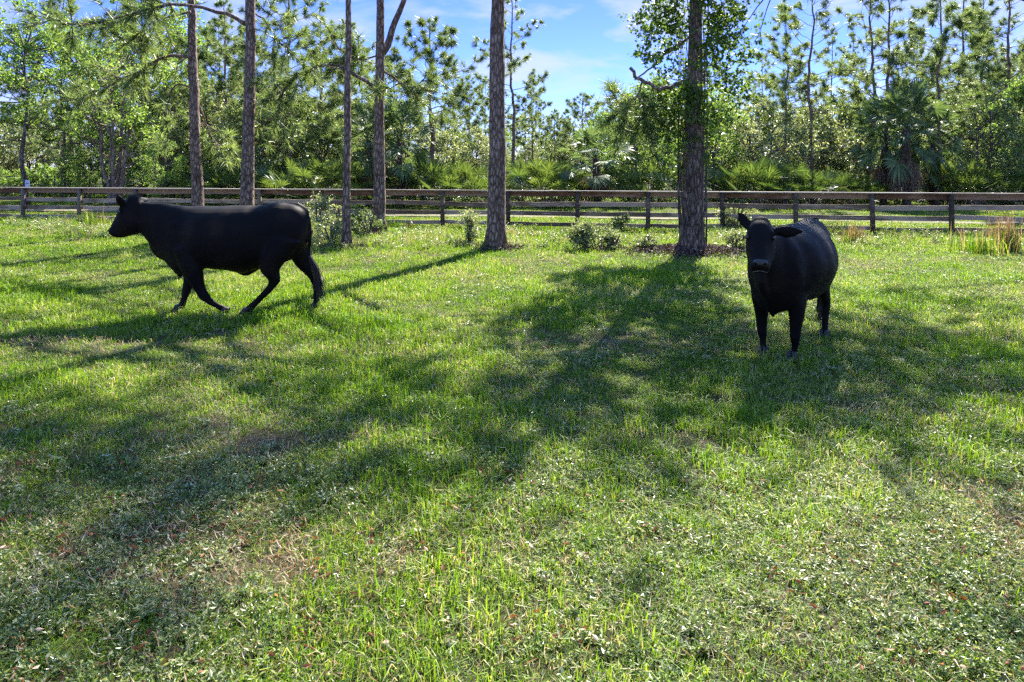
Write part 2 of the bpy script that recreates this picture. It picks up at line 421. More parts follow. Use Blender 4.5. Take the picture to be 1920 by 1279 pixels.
M['tailhair'] = plain_mat('tail_hair', (0.012, 0.009, 0.008), 0.5, 0.4, (20.0, (0.03, 0.018, 0.014)))

S_ = 591.0
def zp(zx, zy):                       # sagittal picture units of the walking cow -> local metres
    return (950 - zx) / S_, (1025 - zy) / S_

def loft(mb, C, U, W, segs=22, pw=2.0, sub=5, caps=True):
    """closed loft through sections: centre C, half-axis U (in the middle plane), half-axis W (sideways)"""
    k = len(C); n = (k - 1) * sub + 1
    C = catmull(C, n); U = catmull(U, n); W = catmull(W, n)
    a = np.linspace(0, 2 * np.pi, segs, endpoint=False)
    ca = np.sign(np.cos(a)) * np.abs(np.cos(a)) ** (2 / pw); sa = np.sign(np.sin(a)) * np.abs(np.sin(a)) ** (2 / pw)
    V = C[:, None, :] + U[:, None, :] * ca[None, :, None] + W[:, None, :] * sa[None, :, None]
    i = np.arange(n - 1)[:, None] * segs; j = np.arange(segs)[None, :]; kk = (j + 1) % segs
    q = np.stack([i + j, i + kk, i + segs + kk, i + segs + j], -1).reshape(-1, 4)
    V = V.reshape(-1, 3); c0 = len(V)
    V = np.vstack([V, C[:1], C[-1:]]); jj = np.arange(segs); kj = (jj + 1) % segs; e = (n - 1) * segs
    t = np.vstack([np.stack([kj, jj, np.full(segs, c0)], -1), np.stack([e + jj, e + kj, np.full(segs, c0 + 1)], -1)])
    mb.add(V, q, t)

def make_cow(loc, rz, scale, legs, neck, head_shift, head_yaw, head_pitch, tail, label, ears, tuft_n, switch, torso_w=1.0, head_w=1.0, hip=1.0, pw=2.25):
    root = thing('cow', loc, label, 'cow', rz=rz)
    mb = MB()
    def sag(pt, y=0.0):
        x, z = zp(*pt); return np.array([x, y, z])
    def sag_loft(secs, **kw):
        C, U, W = [], [], []
        for top, bot, hw in secs:
            a, b = sag(top), sag(bot)
            C.append((a + b) / 2); U.append((a - b) / 2); W.append(np.array([0, hw, 0]))
        loft(mb, C, U, W, **kw)
    w = torso_w
    torso = [((1668, 300), (1668, 380), .05), ((1645, 245), (1652, 470), .13 * w * hip), ((1600, 203), (1610, 560), .205 * w * hip), ((1500, 178), (1510, 630), .265 * w * hip), ((1410, 168), (1400, 655), .285 * w * hip),
             ((1300, 190), (1300, 685), .315 * w), ((1170, 195), (1170, 722), .36 * w), ((1000, 200), (1000, 700), .365 * w), ((850, 202), (850, 692), .33 * w),
             ((750, 198), (750, 722), .275 * w), ((660, 190), (655, 735), .225 * w)] + neck
    sag_loft(torso, segs=30, pw=pw, sub=6)
    # dewlap, brisket, navel
    sag_loft([((640, 600), (700, 752), .03), ((600, 560), (662, 768), .045), ((570, 550), (625, 728), .07), ((540, 520), (565, 650), .06), ((490, 480), (480, 595), .045), ((450, 420), (425, 510), .035)], segs=14)
    sag_loft([((1090, 660), (1080, 715), .05), ((1160, 650), (1165, 752), .05), ((1230, 650), (1240, 722), .06), ((1310, 620), (1320, 675), .05)], segs=14)
    # hip bones, shoulder blades, thigh muscles give the flank its planes
    for sy in (1, -1):
        for (p0, p1, r, yy) in (((690, 330), (800, 560), .10, .155),):
            a, b = sag(p0, sy * yy * w), sag(p1, sy * yy * w)
            d = nrm(b - a); pu = np.cross(d, [0, 1, 0])
            C = [a - d * r * .7, a, (a + b) / 2, b, b + d * r * .7]
            rr = [r * .4, r, r * 1.15, r, r * .4]
            loft(mb, C, [pu * q for q in rr], [np.array([0, q * .75, 0]) for q in rr], segs=14, sub=3)
    # legs
    hooves = []
    for path, y0, y1 in legs:
        C, U, W = [], [], []
        for k, (x, y, ra, rl) in enumerate(path):
            f = k / (len(path) - 1)
            C.append(sag((x, y), y0 + (y1 - y0) * f))
        C = np.array(C); T = nrm(np.gradient(C, axis=0)); Uo = np.cross(T, [0, 1, 0])
        U = [nrm(u) * p[2] / S_ for u, p in zip(Uo, path)]; W = [np.array([0, p[3], 0]) for p in path]
        loft(mb, C, U, W, segs=16, sub=5)
        hooves.append((C[-1], T[-1]))
    # tail root
    C = np.array([sag(p[:2], p[3]) for p in tail]); T = nrm(np.gradient(C, axis=0)); Uo = nrm(np.cross(T, [0, 1, 0]))
    loft(mb, C, [u * p[2] for u, p in zip(Uo, tail)], [np.array([0, p[2] * 1.1, 0]) for p in tail], segs=12, sub=5)
    # head, in its own frame (pivot at the poll), then turned
    piv = sag((330, 210)); sh = sag((330 + head_shift[0], 210 + head_shift[1]))
    cy, sy_ = math.cos(head_yaw), math.sin(head_yaw); cp, sp_ = math.cos(head_pitch), math.sin(head_pitch)
    Ry = np.array([[cp, 0, sp_], [0, 1, 0], [-sp_, 0, cp]]); Rz = np.array([[cy, -sy_, 0], [sy_, cy, 0], [0, 0, 1]])
    Rm = Rz @ Ry
    def H(p): return (Rm @ (np.asarray(p) - piv)) + sh
    def Hd(p): return Rm @ np.asarray(p)
    def head_loft(secs, **kw):
        C, U, W = [], [], []
        for top, bot, hw in secs:
            a, b = sag(top), sag(bot)
            C.append(H((a + b) / 2)); U.append(Hd((a - b) / 2)); W.append(Hd([0, hw * head_w, 0]))
        loft(mb, C, U, W, **kw)
    head_loft([((355, 128), (415, 300), .08), ((305, 118), (385, 350), .115), ((245, 140), (360, 405), .138), ((203, 207), (318, 425), .132), ((172, 280), (270, 432), .104),
               ((142, 345), (228, 442), .086), ((122, 385), (192, 446), .088), ((114, 405), (165, 440), .062)], segs=22, pw=2.3, sub=6)
    # brow ridges, cheeks, poll knob
    for s in (1, -1):
        c = H(sag((243, 218), s * .118)); r = .033
        loft(mb, [c + Hd([0, s * (-.02), .02]), c, c + Hd([0, s * .012, -.025])], [Hd([r, 0, 0]), Hd([r * 1.25, 0, 0]), Hd([r * .6, 0, 0])], [Hd([0, r * .5, r]), Hd([0, r * .5, r * 1.1]), Hd([0, r * .3, r * .5])], segs=10, sub=3)
    c = H(sag((300, 138)))
    loft(mb, [c + Hd([0, -.105, -.03]), c + Hd([0, -.055, .0]), c + Hd([0, 0, .01]), c + Hd([0, .055, .0]), c + Hd([0, .105, -.03])], [Hd([.03, 0, 0]), Hd([.05, 0, 0]), Hd([.055, 0, 0]), Hd([.05, 0, 0]), Hd([.03, 0, 0])],
         [Hd([0, 0, .03]), Hd([0, 0, .05]), Hd([0, 0, .05]), Hd([0, 0, .05]), Hd([0, 0, .03])], segs=12, sub=3)
    for base, tipv, wdir, wmax, nose_l in ears:
        base = H(sag(base[:2], base[2])); d = Hd(tipv); wd = nrm(Hd(wdir)); ln = np.linalg.norm(d)
        nn = nrm(np.cross(d, wd))
        ts = [0, .22, .5, .78, 1.0]; wf = [.5, .85, 1.0, .72, .16]
        C = [base + d * t + nn * 0.018 * math.sin(t * 3.1) for t in ts]
        loft(mb, C, [wd * wmax * f for f in wf], [nn * q for q in (.028, .02, .015, .013, .010)], segs=14, sub=5)
    tmp = mb.build('body', M['coat'], None, True)
    rm = tmp.modifiers.new('r', 'REMESH'); rm.mode = 'VOXEL'; rm.voxel_size = 0.011; rm.use_smooth_shade = True
    sm = tmp.modifiers.new('s', 'SMOOTH'); sm.factor = 0.5; sm.iterations = 22
    dg = bpy.context.evaluated_depsgraph_get()
    me = bpy.data.meshes.new_from_object(tmp.evaluated_get(dg))
    tmp.modifiers.clear(); old = tmp.data; tmp.data = me; bpy.data.meshes.remove(old)
    # fine skin folds and muscle unevenness
    n = len(me.vertices); co = np.empty(n * 3, np.float32); me.vertices.foreach_get('co', co); co = co.reshape(-1, 3)
    no = np.empty(n * 3, np.float32); me.vertices.foreach_get('normal', no); no = no.reshape(-1, 3)
    d = 0.017 * (vnoise(co[:, 0] * 1.5 + 9, co[:, 2] * .8 + 2 * co[:, 1], .26) - .5) + 0.006 * (vnoise(co[:, 0] * 1.3 + 3, co[:, 2] * 1.0 + co[:, 1], .12, 6) - .5) + 0.003 * (vnoise(co[:, 0] * 1.4 + 5, co[:, 2], .09, 2) - .5)
    me.vertices.foreach_set('co', (co + no * d[:, None]).ravel()); me.update()
    me.polygons.foreach_set('use_smooth', np.ones(len(me.polygons), bool))
    tmp.parent = root
    # hooves: two claws each
    for c, t in hooves:
        hb = MB()
        for s in (1, -1):
            o = np.array([c[0], c[1] + s * .027, 0])
            C = [o + [.0, 0, .085], o + [.012, 0, .05], o + [.03, 0, .015], o + [.034, 0, .0]]
            loft(hb, C, [np.array([.042, 0, 0]), np.array([.05, 0, 0]), np.array([.062, 0, 0]), np.array([.062, 0, 0])], [np.array([0, .026, 0]), np.array([0, .029, 0]), np.array([0, .031, 0]), np.array([0, .031, 0])], segs=12, sub=3)
        hb.build('hoof', M['hoof'], root, True)
    # eyes
    for s in (1, -1):
        eb = MB(); c = H(sag((232, 238), s * .119 * head_w)); r = .023
        a = nrm(Hd([.35, s * 1.0, 0.0]))
        loft(eb, [c - a * r, c - a * r * .7, c, c + a * r * .7, c + a * r], [Hd([0, 0, r * .1]), Hd([0, 0, r * .7]), Hd([0, 0, r]), Hd([0, 0, r * .7]), Hd([0, 0, r * .1])],
             [np.cross(a, Hd([0, 0, r * q])) for q in (.1, .7, 1, .7, .1)], segs=14, sub=3)
        e = eb.build('eye', M['eye'], root, True)
        lb = MB(); cc = c + a * .012
        ang = np.linspace(0, 2 * np.pi, 17); uu = Hd([0, 0, 1.0]); ww = np.cross(a, uu)
        P = cc + np.outer(np.cos(ang), ww) * .029 + np.outer(np.sin(ang), uu) * .019
        tube(lb, P, .0055, 6, cap=False); lb.build('eyelid', M['lid'], e, True)
    # nose pad with nostrils, lip
    nb = MB()
    f = nrm(sag((118, 400)) - sag((200, 330))); 
    c = H(sag((133, 392)))
    fw = nrm(Hd([.80, 0, -.35])); upv = nrm(Hd([.30, 0, .9])); sd = Hd([0, 1.0, 0])
    loft(nb, [c - fw * .03, c - fw * .01, c + fw * .010, c + fw * .017], [upv * .040, upv * .040, upv * .030, upv * .010], [sd * .068, sd * .068, sd * .052, sd * .016], segs=18, sub=3, pw=2.6)
    nose = nb.build('nose', M['nose'], root, True)
    for s in (1, -1):
        hb = MB(); cc = c + fw * .012 + sd * s * .043 + upv * .004
        ax = nrm(sd * .8 * s + upv * .6); bx = np.cross(fw, ax)
        loft(hb, [cc - fw * .012, cc, cc + fw * .007], [ax * .016, ax * .017, ax * .009], [bx * .010, bx * .011, bx * .005], segs=12, sub=3)
        hb.build('nostril', M['nostril'], nose, True)
    lb = MB(); ang = np.linspace(-1.05, 1.05, 13); c2 = H(sag((160, 436)))
    P = np.array([c2 + sd * math.sin(q) * .072 + Hd([math.cos(q) * .040 - .012, 0, 0.006 * math.cos(3 * q)]) for q in ang])
    tube(lb, P, .004, 6); lb.build('lip', M['lip'], root, True)
    # tail switch
    tb = MB(); tr = np.random.default_rng(8)
    for k in range(tuft_n):
        a = sag(switch[0], switch[3]); b = sag(switch[1], switch[3]); c = sag(switch[2], switch[3])
        j = tr.normal(size=3) * [.018, .018, .02]; j2 = tr.normal(size=3) * [.042, .035, .09]
        P = catmull([a + j * .4, b + j, c + j2], 8)
        tube(tb, P, np.linspace(.0062, .0022, 8), 4, cap=False)
    tb.build('tail_switch', M['tailhair'], root, True)
    root.scale = (scale,) * 3
    return root

B = [(760, 500, 105, .09), (795, 640, 88, .105), (832, 752, 62, .08), (868, 846, 43, .056), (888, 880, 43, .055), (932, 922, 27, .038), (995, 962, 25, .036), (1040, 990, 31, .042), (1058, 1018, 33, .046)]
A = [(700, 540, 105, .09), (705, 690, 70, .095), (697, 785, 48, .07), (682, 865, 38, .052), (669, 925, 27, .040), (657, 980, 28, .038), (645, 1005, 31, .042), (640, 1018, 33, .046)]
C_ = [(1450, 430, 190, .10), (1415, 580, 120, .125), (1392, 690, 78, .10), (1422, 772, 50, .055), (1376, 842, 32, .040), (1300, 918, 26, .036), (1245, 975, 30, .040), (1222, 1000, 32, .043), (1214, 1018, 33, .046)]
D = [(1530, 430, 150, .10), (1570, 580, 90, .115), (1622, 680, 64, .08), (1684, 775, 46, .052), (1704, 860, 34, .042), (1704, 945, 28, .038), (1702, 985, 30, .04), (1696, 1018, 33, .046)]
walk_legs = [(B, .20, .17), (A, -.19, -.05), (C_, .19, .17), (D, -.16, -.07)]
neck1 = [((570, 178), (570, 655), .165), ((490, 172), (480, 560), .125), ((410, 165), (405, 455), .105), ((350, 160), (350, 400), .09)]
tail1 = [(1560, 190, .05, 0), (1622, 228, .045, 0), (1662, 330, .034, .0), (1672, 460, .027, 0), (1668, 570, .022, .02), (1690, 670, .019, .04)]
ears1 = [((268, 205, .105), (.055, .06, .165), (.9, .1, -.25), .066, 0), ((290, 165, -.10), (-.09, -.17, .02), (.5, 0, .8), .055, 0)]
cw = px(406, 9.05)      # column 950 of the tracing
u0 = 180 + 950 / 4.174
cow1 = make_cow(px(u0, 9.05), math.pi + R(2), 1.0, walk_legs, neck1, (0, 0), 0.0, 0.0, tail1, 'black cow walking in profile with tail hanging behind, facing the left fence',
                ears1, 130, ((1675, 600), (1735, 740), (1752, 860), .04))
FR = [(770, 520, 100, .085), (768, 650, 78, .095), (762, 770, 52, .070), (757, 850, 40, .054), (756, 885, 41, .055), (760, 930, 28, .039), (762, 985, 28, .039), (752, 1010, 35, .05), (748, 1019, 36, .052)]
HD = [(1480, 440, 150, .07), (1450, 590, 105, .095), (1470, 690, 70, .075), (1530, 780, 46, .050), (1524, 860, 33, .038), (1510, 945, 27, .035), (1500, 990, 31, .042), (1492, 1019, 35, .05)]
HD2 = [(x - 60 * (i / 7), y, a, l) for i, (x, y, a, l) in enumerate(HD)]
stand_legs = [(FR, .20, .155), ([(x + 12 * (i / 7), y, a, l) for i, (x, y, a, l) in enumerate(FR)], -.20, -.155), (HD, .15, .15), (HD2, -.15, -.16)]
neck2 = [((595, 172), (580, 655), .185), ((535, 150), (505, 560), .145), ((480, 135), (455, 460), .12), ((445, 140), (430, 400), .10)]
tail2 = [(1560, 190, .05, 0), (1622, 228, .045, 0), (1662, 330, .034, .0), (1670, 460, .027, 0), (1668, 600, .022, 0.02), (1660, 720, .019, .03)]
ears2 = [((285, 195, .125), (-.03, .285, .005), (.25, 0.1, .95), .068, 0), ((290, 180, -.125), (-.02, -.095, .165), (.12, .86, .5), .062, 0)]
cow2 = make_cow((2.875, 7.12, 0), math.atan2(-.775, -.632), 0.925, stand_legs, neck2, (112, 0), R(18), R(-7), tail2, 'black cow standing and facing the camera with one ear raised',
                ears2, 110, ((1662, 640), (1655, 790), (1650, 900), .03), torso_w=1.20, head_w=1.07, hip=.72, pw=2.0)

# ------------------------------------------------------------------ trees
def sway_path(p0, p1, n, amp, r):
    t = np.linspace(0, 1, n)[:, None]
    P = p0 * (1 - t) + p1 * t
    k = np.cumsum(r.normal(size=(n, 3)), 0); k -= k[0] * (1 - t) + k[-1] * t
    k[:, 2] = 0
    return P + k * amp * np.sin(np.pi * t) ** 0.5

def trunk_mesh(mb, P, r0, r1, segs=14, flare=0.35, m=0, r=rng, rough=0.035):
    n = len(P); t = np.linspace(0, 1, n)
    rad = r0 + (r1 - r0) * t
    zz = P[:, 2] - P[0, 2]
    rad = rad * (1 + flare * (np.exp(-zz / 0.28) + .45 * np.exp(-np.maximum(zz, 0) / 0.09)))
    tube(mb, P, rad, segs, m, wob=rough)

def add_limb(tr, cr, base, d, L, r, rad, ntuft=1.0, droop=0.0, nl=0.27, nn=34, nw=0.016, segs=5, sub=True, curl=0.25):
    """one pine branch: curved limb, side twigs, needle brushes"""
    d = nrm(d); n = 7
    t = np.linspace(0, 1, n)[:, None]
    side = nrm(np.cross(d, [0, 0, 1.0]))
    P = base + d * L * t + np.array([0, 0, 1.0]) * L * (curl * t ** 2 - droop * t) + side * L * 0.10 * np.sin(t * 3 + r.uniform(0, 6)) * t
    P[1:] += r.normal(size=(n - 1, 3)) * L * 0.018
    tube(tr, P, rad * (1 - 0.75 * t[:, 0]), segs, 0, cap=False)
    T = nrm(np.gradient(P, axis=0))
    C, D_ = [P[-1]], [T[-1]]
    k = max(2, int(L * 2.6 * ntuft))
    for q in range(k):
        f = r.uniform(0.4, 0.98); i = min(int(f * (n - 1)), n - 2); p = P[i] + (P[i + 1] - P[i]) * (f * (n - 1) - i)
        dd = nrm(T[i] * 0.6 + runit(1, r)[0] * 0.9 + np.array([0, 0, .15]))
        l2 = L * r.uniform(.12, .30) * (1.15 - f) + 0.12
        e = p + dd * l2
        if sub:
            tube(tr, np.stack([p, (p + e) / 2 + [0, 0, -.02], e]), [rad * .3, rad * .22, rad * .12], 4, 0, cap=False)
        C += [e, p + dd * l2 * .55]; D_ += [dd, dd]
    C = np.array(C); D_ = np.array(D_)
    needles(cr, C, D_, nn, nl, nw, 0, r)
    return P

def pine(name, label, cat, H, r0, z0, Lmax, seed, loc, nbr=26, group=None, lean=(0, 0), amp=0.05, nn=30, nl=0.27, nw=0.018, ntuft=1.0, dead=4, extra=None, segs=10, mat_b='bark', top=None):
    r = np.random.default_rng(seed)
    root = thing(name, loc, label, cat, group)
    tr, cr = MB(), MB()
    P = sway_path(np.zeros(3), np.array([lean[0], lean[1], H]), max(14, int(H * 2.2)), amp, r)
    P[0, 2] = -0.15
    trunk_mesh(tr, P, r0, max(0.02, r0 * .12), segs, r=r)
    at = lambda z: np.array([np.interp(z, P[:, 2], P[:, 0]), np.interp(z, P[:, 2], P[:, 1]), z])
    for k in range(nbr):
        f = (k + r.uniform(-.3, .3)) / nbr; f = min(max(f, 0.01), .98); z = z0 + (H - z0) * f
        az = k * 2.4 + r.normal() * .4
        L = Lmax * (0.55 + .6 * math.sin(math.pi * min(1, f * .8 + .25))) * (1 - f ** 3) * r.uniform(.6, 1.15) + .25
        el = r.uniform(-.15, .3) + f * .6
        add_limb(tr, cr, at(z), np.array([math.cos(az) * math.cos(el), math.sin(az) * math.cos(el), math.sin(el)]), L, r, max(.014, r0 * .22 * (1 - f * .6)), ntuft, .1 * (1 - f), nl, nn, nw)
    for k in range(dead):                       # bare stubs under the crown
        z = z0 * r.uniform(.45, 1.0); az = r.uniform(0, 6.28); L = r.uniform(.2, .9)
        d = np.array([math.cos(az), math.sin(az), r.uniform(-.1, .3)])
        tube(tr, [at(z), at(z) + d * L * .6, at(z) + d * L + [0, 0, .05]], [.022, .015, .007], 5, 0)
    if extra: extra(tr, cr, at, r)
    tr.build('trunk', M[mat_b], root, True)
    cr.build('crown', M['needle'], root)
    return root

def broadleaf(name, label, cat, loc, H, spread, zc0, seed, nclump=40, leafm='leafA', L=0.13, twigs=14, per=12, stems=1, r0=.14, barkm='bark2', group=None, rclump=.8, shape=0.5, asp=.55):
    r = np.random.default_rng(seed)
    root = thing(name, loc, label, cat, group)
    tr, cr = MB(), MB()
    base_tops = []
    for s in range(stems):
        a = r.uniform(0, 6.28) if stems == 1 else s * 6.28 / stems + r.normal() * .3
        k = 0.05 if stems == 1 else r.uniform(.18, .4)
        tip = np.array([math.cos(a) * spread * k, math.sin(a) * spread * k, H * r.uniform(.75, .9)])
        P = sway_path(np.array([math.cos(a), math.sin(a), 0]) * (.0 if stems == 1 else r0 * .9), tip, 14, .06 * H / 8, r); P[0, 2] = -.12
        trunk_mesh(tr, P, r0 * (1 if stems == 1 else .65), .02, 9, r=r)
        base_tops.append(P)
    for k in range(nclump):
        u = runit(1, r)[0]; rad = r.uniform(.35, 1.0) ** .6
        zc = (zc0 + H) / 2; hz = (H - zc0) / 2
        c = np.array([u[0] * spread * rad, u[1] * spread * rad, zc + u[2] * hz * rad])
        c[:2] *= 1 - shape * max(0, (c[2] - zc) / hz) ** 1.5
        P = base_tops[int(np.argmin([np.linalg.norm(b[-5, :2] - c[:2]) for b in base_tops]))]
        i = int(np.clip(np.searchsorted(P[:, 2], max(c[2] - spread * .45, H * .18)), 1, len(P) - 2))
        b = P[i]; mid_ = (b + c) / 2 + r.normal(size=3) * .12 * spread + [0, 0, -.05]
        tube(tr, catmull([b, mid_, c], 6), np.linspace(max(.012, r0 * .28), .008, 6), 5, 0, cap=False)
        R_ = rclump * r.uniform(.6, 1.25)
        leaves(cr, spray(c, R_, twigs, per, r), L, asp, 0, r)
    tr.build('trunk', M[barkm], root, True)
    cr.build('crown', M[leafm], root)
    return root

def frond(gm, sm, o, d, pet, rad, r, nl=22, span=2.0, droop=.35, width=.05, mg=0, ms=0):
    d = nrm(d); side = nrm(np.cross(d, [0, 0, 1.0]) + 1e-6); upv = np.cross(side, d)
    t = np.linspace(0, 1, 5)[:, None]
    P = o + d * pet * t - np.array([0, 0, 1.0]) * pet * .18 * t ** 2
    tube(sm, P, np.linspace(.016, .009, 5), 4, ms, cap=False)
    h = P[-1]; dd = nrm(P[-1] - P[-2]); side = nrm(np.cross(dd, [0, 0, 1.0]) + 1e-6); upv = np.cross(side, dd)
    roll = r.normal() * .35; side = side * math.cos(roll) + upv * math.sin(roll); upv = np.cross(side, dd)
    a = np.linspace(-span, span, nl) + r.normal(size=nl) * .03
    ln = rad * (1 - .22 * np.abs(a / span) ** 2) * r.uniform(.88, 1.08, nl)
    e = dd[None] * np.cos(a)[:, None] + side[None] * np.sin(a)[:, None] + upv[None] * .12 * np.abs(np.sin(a))[:, None]
    e = nrm(e)
    mid_ = h + e * (ln * .55)[:, None]; tip = h + e * ln[:, None]; tip[:, 2] -= droop * ln * r.uniform(.5, 1.3, nl); mid_[:, 2] -= droop * ln * .2
    wv = nrm(np.cross(e, upv)) * (width * ln / rad)[:, None]
    b = h + e * .02
    V = np.stack([b, mid_ + wv / 2, tip, mid_ - wv / 2], 1).reshape(-1, 3)
    gm.add(V, np.arange(nl * 4).reshape(-1, 4), None, mg)

def palm(name, label, loc, Ht, seed, nfr=30, rad=.95, dead=10, r0=.17, group=None):
    r = np.random.default_rng(seed)
    root = thing(name, loc, label, 'palm', group)
    tr, cr, dm = MB(), MB(), MB()
    P = sway_path(np.zeros(3), np.array([r.normal() * .15, r.normal() * .15, Ht]), 12, .03, r); P[0, 2] = -.12
    trunk_mesh(tr, P, r0, r0 * .95, 12, .25, r=r)
    for k in range(int(Ht * 34)):             # old leaf bases criss-crossing up the trunk
        z = r.uniform(.15, Ht); az = k * 2.4 + r.normal() * .2
        o = np.array([np.interp(z, P[:, 2], P[:, 0]), np.interp(z, P[:, 2], P[:, 1]), z]); d = np.array([math.cos(az), math.sin(az), 1.3])
        s = np.array([-math.sin(az), math.cos(az), 0])
        b0 = o + d * [r0 * .8, r0 * .8, 0]; e = b0 + nrm(d) * r.uniform(.14, .26)
        tr.add([b0 - s * .045, b0 + s * .045, e + s * .02, e - s * .02], [[0, 1, 2, 3]])
    top = P[-1]
    for k in range(nfr):
        f = k / nfr; el = -0.45 + 1.75 * f ** .9; az = k * 2.4 + r.normal() * .2
        d = np.array([math.cos(az) * math.cos(el), math.sin(az) * math.cos(el), math.sin(el)])
        frond(cr, cr, top + [0, 0, -.15 + .25 * f], d, r.uniform(.75, 1.3) * rad, r.uniform(.55, .75) * rad, r, 20, 1.75, .22, .075 * rad)
    for k in range(dead):
        az = r.uniform(0, 6.28); el = r.uniform(-1.35, -.75)
        d = np.array([math.cos(az) * math.cos(el), math.sin(az) * math.cos(el), math.sin(el)])
        frond(dm, dm, top + [0, 0, -.25], d, rad * .55, rad * .75, r, 14, 1.2, .6, .05)
    tr.build('trunk', M['palmtrunk'], root, True); cr.build('crown', M['palm'], root); dm.build('dead_fronds', M['deadfrond'], root)
    return root

def palmetto(name, label, loc, seed, n=26, rad=.5, hgt=.7, spread=.9, group=None, dead=6):
    r = np.random.default_rng(seed)
    root = thing(name, loc, label, 'palmetto', group)
    cr, dm = MB(), MB()
    for k in range(n):
        az = r.uniform(0, 6.28); el = r.uniform(.35, 1.4)
        o = np.array([r.normal() * spread * .45, r.normal() * spread * .35, .05])
        d = np.array([math.cos(az) * math.cos(el), math.sin(az) * math.cos(el), math.sin(el)])
        frond(cr, cr, o, d, hgt * r.uniform(.6, 1.15), rad * r.uniform(.8, 1.15), r, 20, 1.75, .12, .05)
    for k in range(dead):
        az = r.uniform(0, 6.28); o = np.array([r.normal() * spread * .45, r.normal() * spread * .35, .05])
        frond(dm, dm, o, np.array([math.cos(az), math.sin(az), .5]), hgt * .6, rad * .8, r, 14, 1.4, .5, .045)
    cr.build('fronds', M['palmetto'], root)
    if dead: dm.build('dead_fronds', M['deadfrond'], root)
    return root

# --- the six pines in front of the fence. Their crowns rise above the picture, with unseen limbs added to shade lawn spots.
sunh = np.array([math.sin(R(SUN_AZ)), math.cos(R(SUN_AZ))]); SUN_T = math.tan(R(SUN_EL))
def over(u, v, dy):
    """point on the sun ray of the ground spot seen at (u, v), dy metres further from the camera"""
    Yg = HCAM * F / (v - VH); xg = (u - 960) * Yg / F
    t = dy / sunh[1]
    return np.array([xg + sunh[0] * t, Yg + dy, t * SUN_T])

def shade_limbs(spots, base):
    """added limbs, their needle masses set along the sun ray to shade given lawn spots (u, v, radius)"""
    base = np.asarray(base, float)
    def f(tr, cr, at, r):
        for (u, v, rad, dens) in spots:
            Yg = HCAM * F / (v - VH)
            c = over(u, v, base[1] - Yg + r.uniform(-1.0, 1.0)) - base
            z = min(c[2] - .15 * np.hypot(c[0], c[1]), at(99)[2] if False else c[2])
            b = at(max(5.8, z - .25 * np.hypot(c[0], c[1])))
            P = catmull([b, (b + c) / 2 + [0, 0, .35] + r.normal(size=3) * .2, c], 9)
            tube(tr, P, np.linspace(.075, .02, 9), 6, 0, cap=False)
            nt = int(13 * rad * rad * dens) + 4
            q = c + r.normal(size=(nt, 3)) * np.array([.62, .85, .42]) * rad
            for e in q[::2]:
                tube(tr, np.stack([c + (e - c) * .1, (c + e) / 2 + [0, 0, .05], e]), [.016, .011, .006], 4, 0, cap=False)
            needles(cr, q, nrm(q - c + [0, 0, .2]), 26, .30, .02, 0, r)
    return f

def combine(*fs):
    def f(tr, cr, at, r):
        for g in fs: g(tr, cr, at, r)
    return f

def limb_px(Yb, base, pts, r0, r1, tuft_pts=(), tsize=.36, tn=38, tw=.02):
    """a limb traced in the picture, standing at depth Yb (each point may give its own depth)"""
    base = np.asarray(base, float)
    def f(tr, cr, at, r):
        P = np.array([px(p[0], p[2] if len(p) > 2 else Yb, v=p[1]) for p in pts]) - base
        Pc = catmull(P, 14)
        Pc[2:-1] += r.normal(size=(11, 3)) * .02
        tube(tr, Pc, np.linspace(r0, r1, 14), 7, 0)
        T = nrm(np.gradient(Pc, axis=0))
        C, D_ = [], []
        for (a, b, cnt, drop) in tuft_pts:
            for k in range(int(cnt * 2.3)):
                i = int(np.clip(r.uniform(a, b) * 13, 0, 13))
                dd = nrm(T[i] * .5 + runit(1, r)[0] + np.array([0, 0, -drop]))
                l = r.uniform(.25, 1.15); e = Pc[i] + dd * l + [0, 0, -.08 * l]
                tube(tr, np.stack([Pc[i], (Pc[i] + e) / 2 + [0, 0, -.03], e]), [.016, .011, .006], 4, 0, cap=False)
                C += [e, Pc[i] + dd * l * .7]; D_ += [dd, dd]
        if C: needles(cr, np.array(C), np.array(D_), tn, tsize, tw, 0, r)
    return f

P1 = px(371, 21.2); P2 = px(463, 19.5); P3 = px(650, 16.2); P4 = px(711, 19.9); P5 = px(930, 16.2); P6 = px(1297, 15.2)
pine('pine_tree', 'slender pine behind the walking cow with two bare arching limbs on its side', 'tree', 15.5, .19, 9.0, 2.3, 101, P1, 18, lean=(-.5, 0), amp=.018,
     extra=combine(
         limb_px(21.0, P1, [(357, 107), (320, 104), (295, 112), (262, 133), (215, 155), (165, 180), (120, 190)], .055, .015, [(.35, 1, 16, .1)]),
         limb_px(20.6, P1, [(357, 22), (320, 32), (280, 42), (268, 62), (255, 72)], .04, .012, [(.3, 1, 8, .2)]),
         limb_px(21.4, P1, [(360, 165), (335, 158), (318, 180), (312, 225), (322, 258)], .03, .01, [(.6, 1, 3, .2)]),
         limb_px(21.6, P1, [(368, 185), (385, 225), (400, 262), (425, 285)], .03, .01, [(.4, 1, 9, .1)]),
         shade_limbs([(120, 900, 1.0, 1.0), (330, 960, .9, 1.0)], P1)))
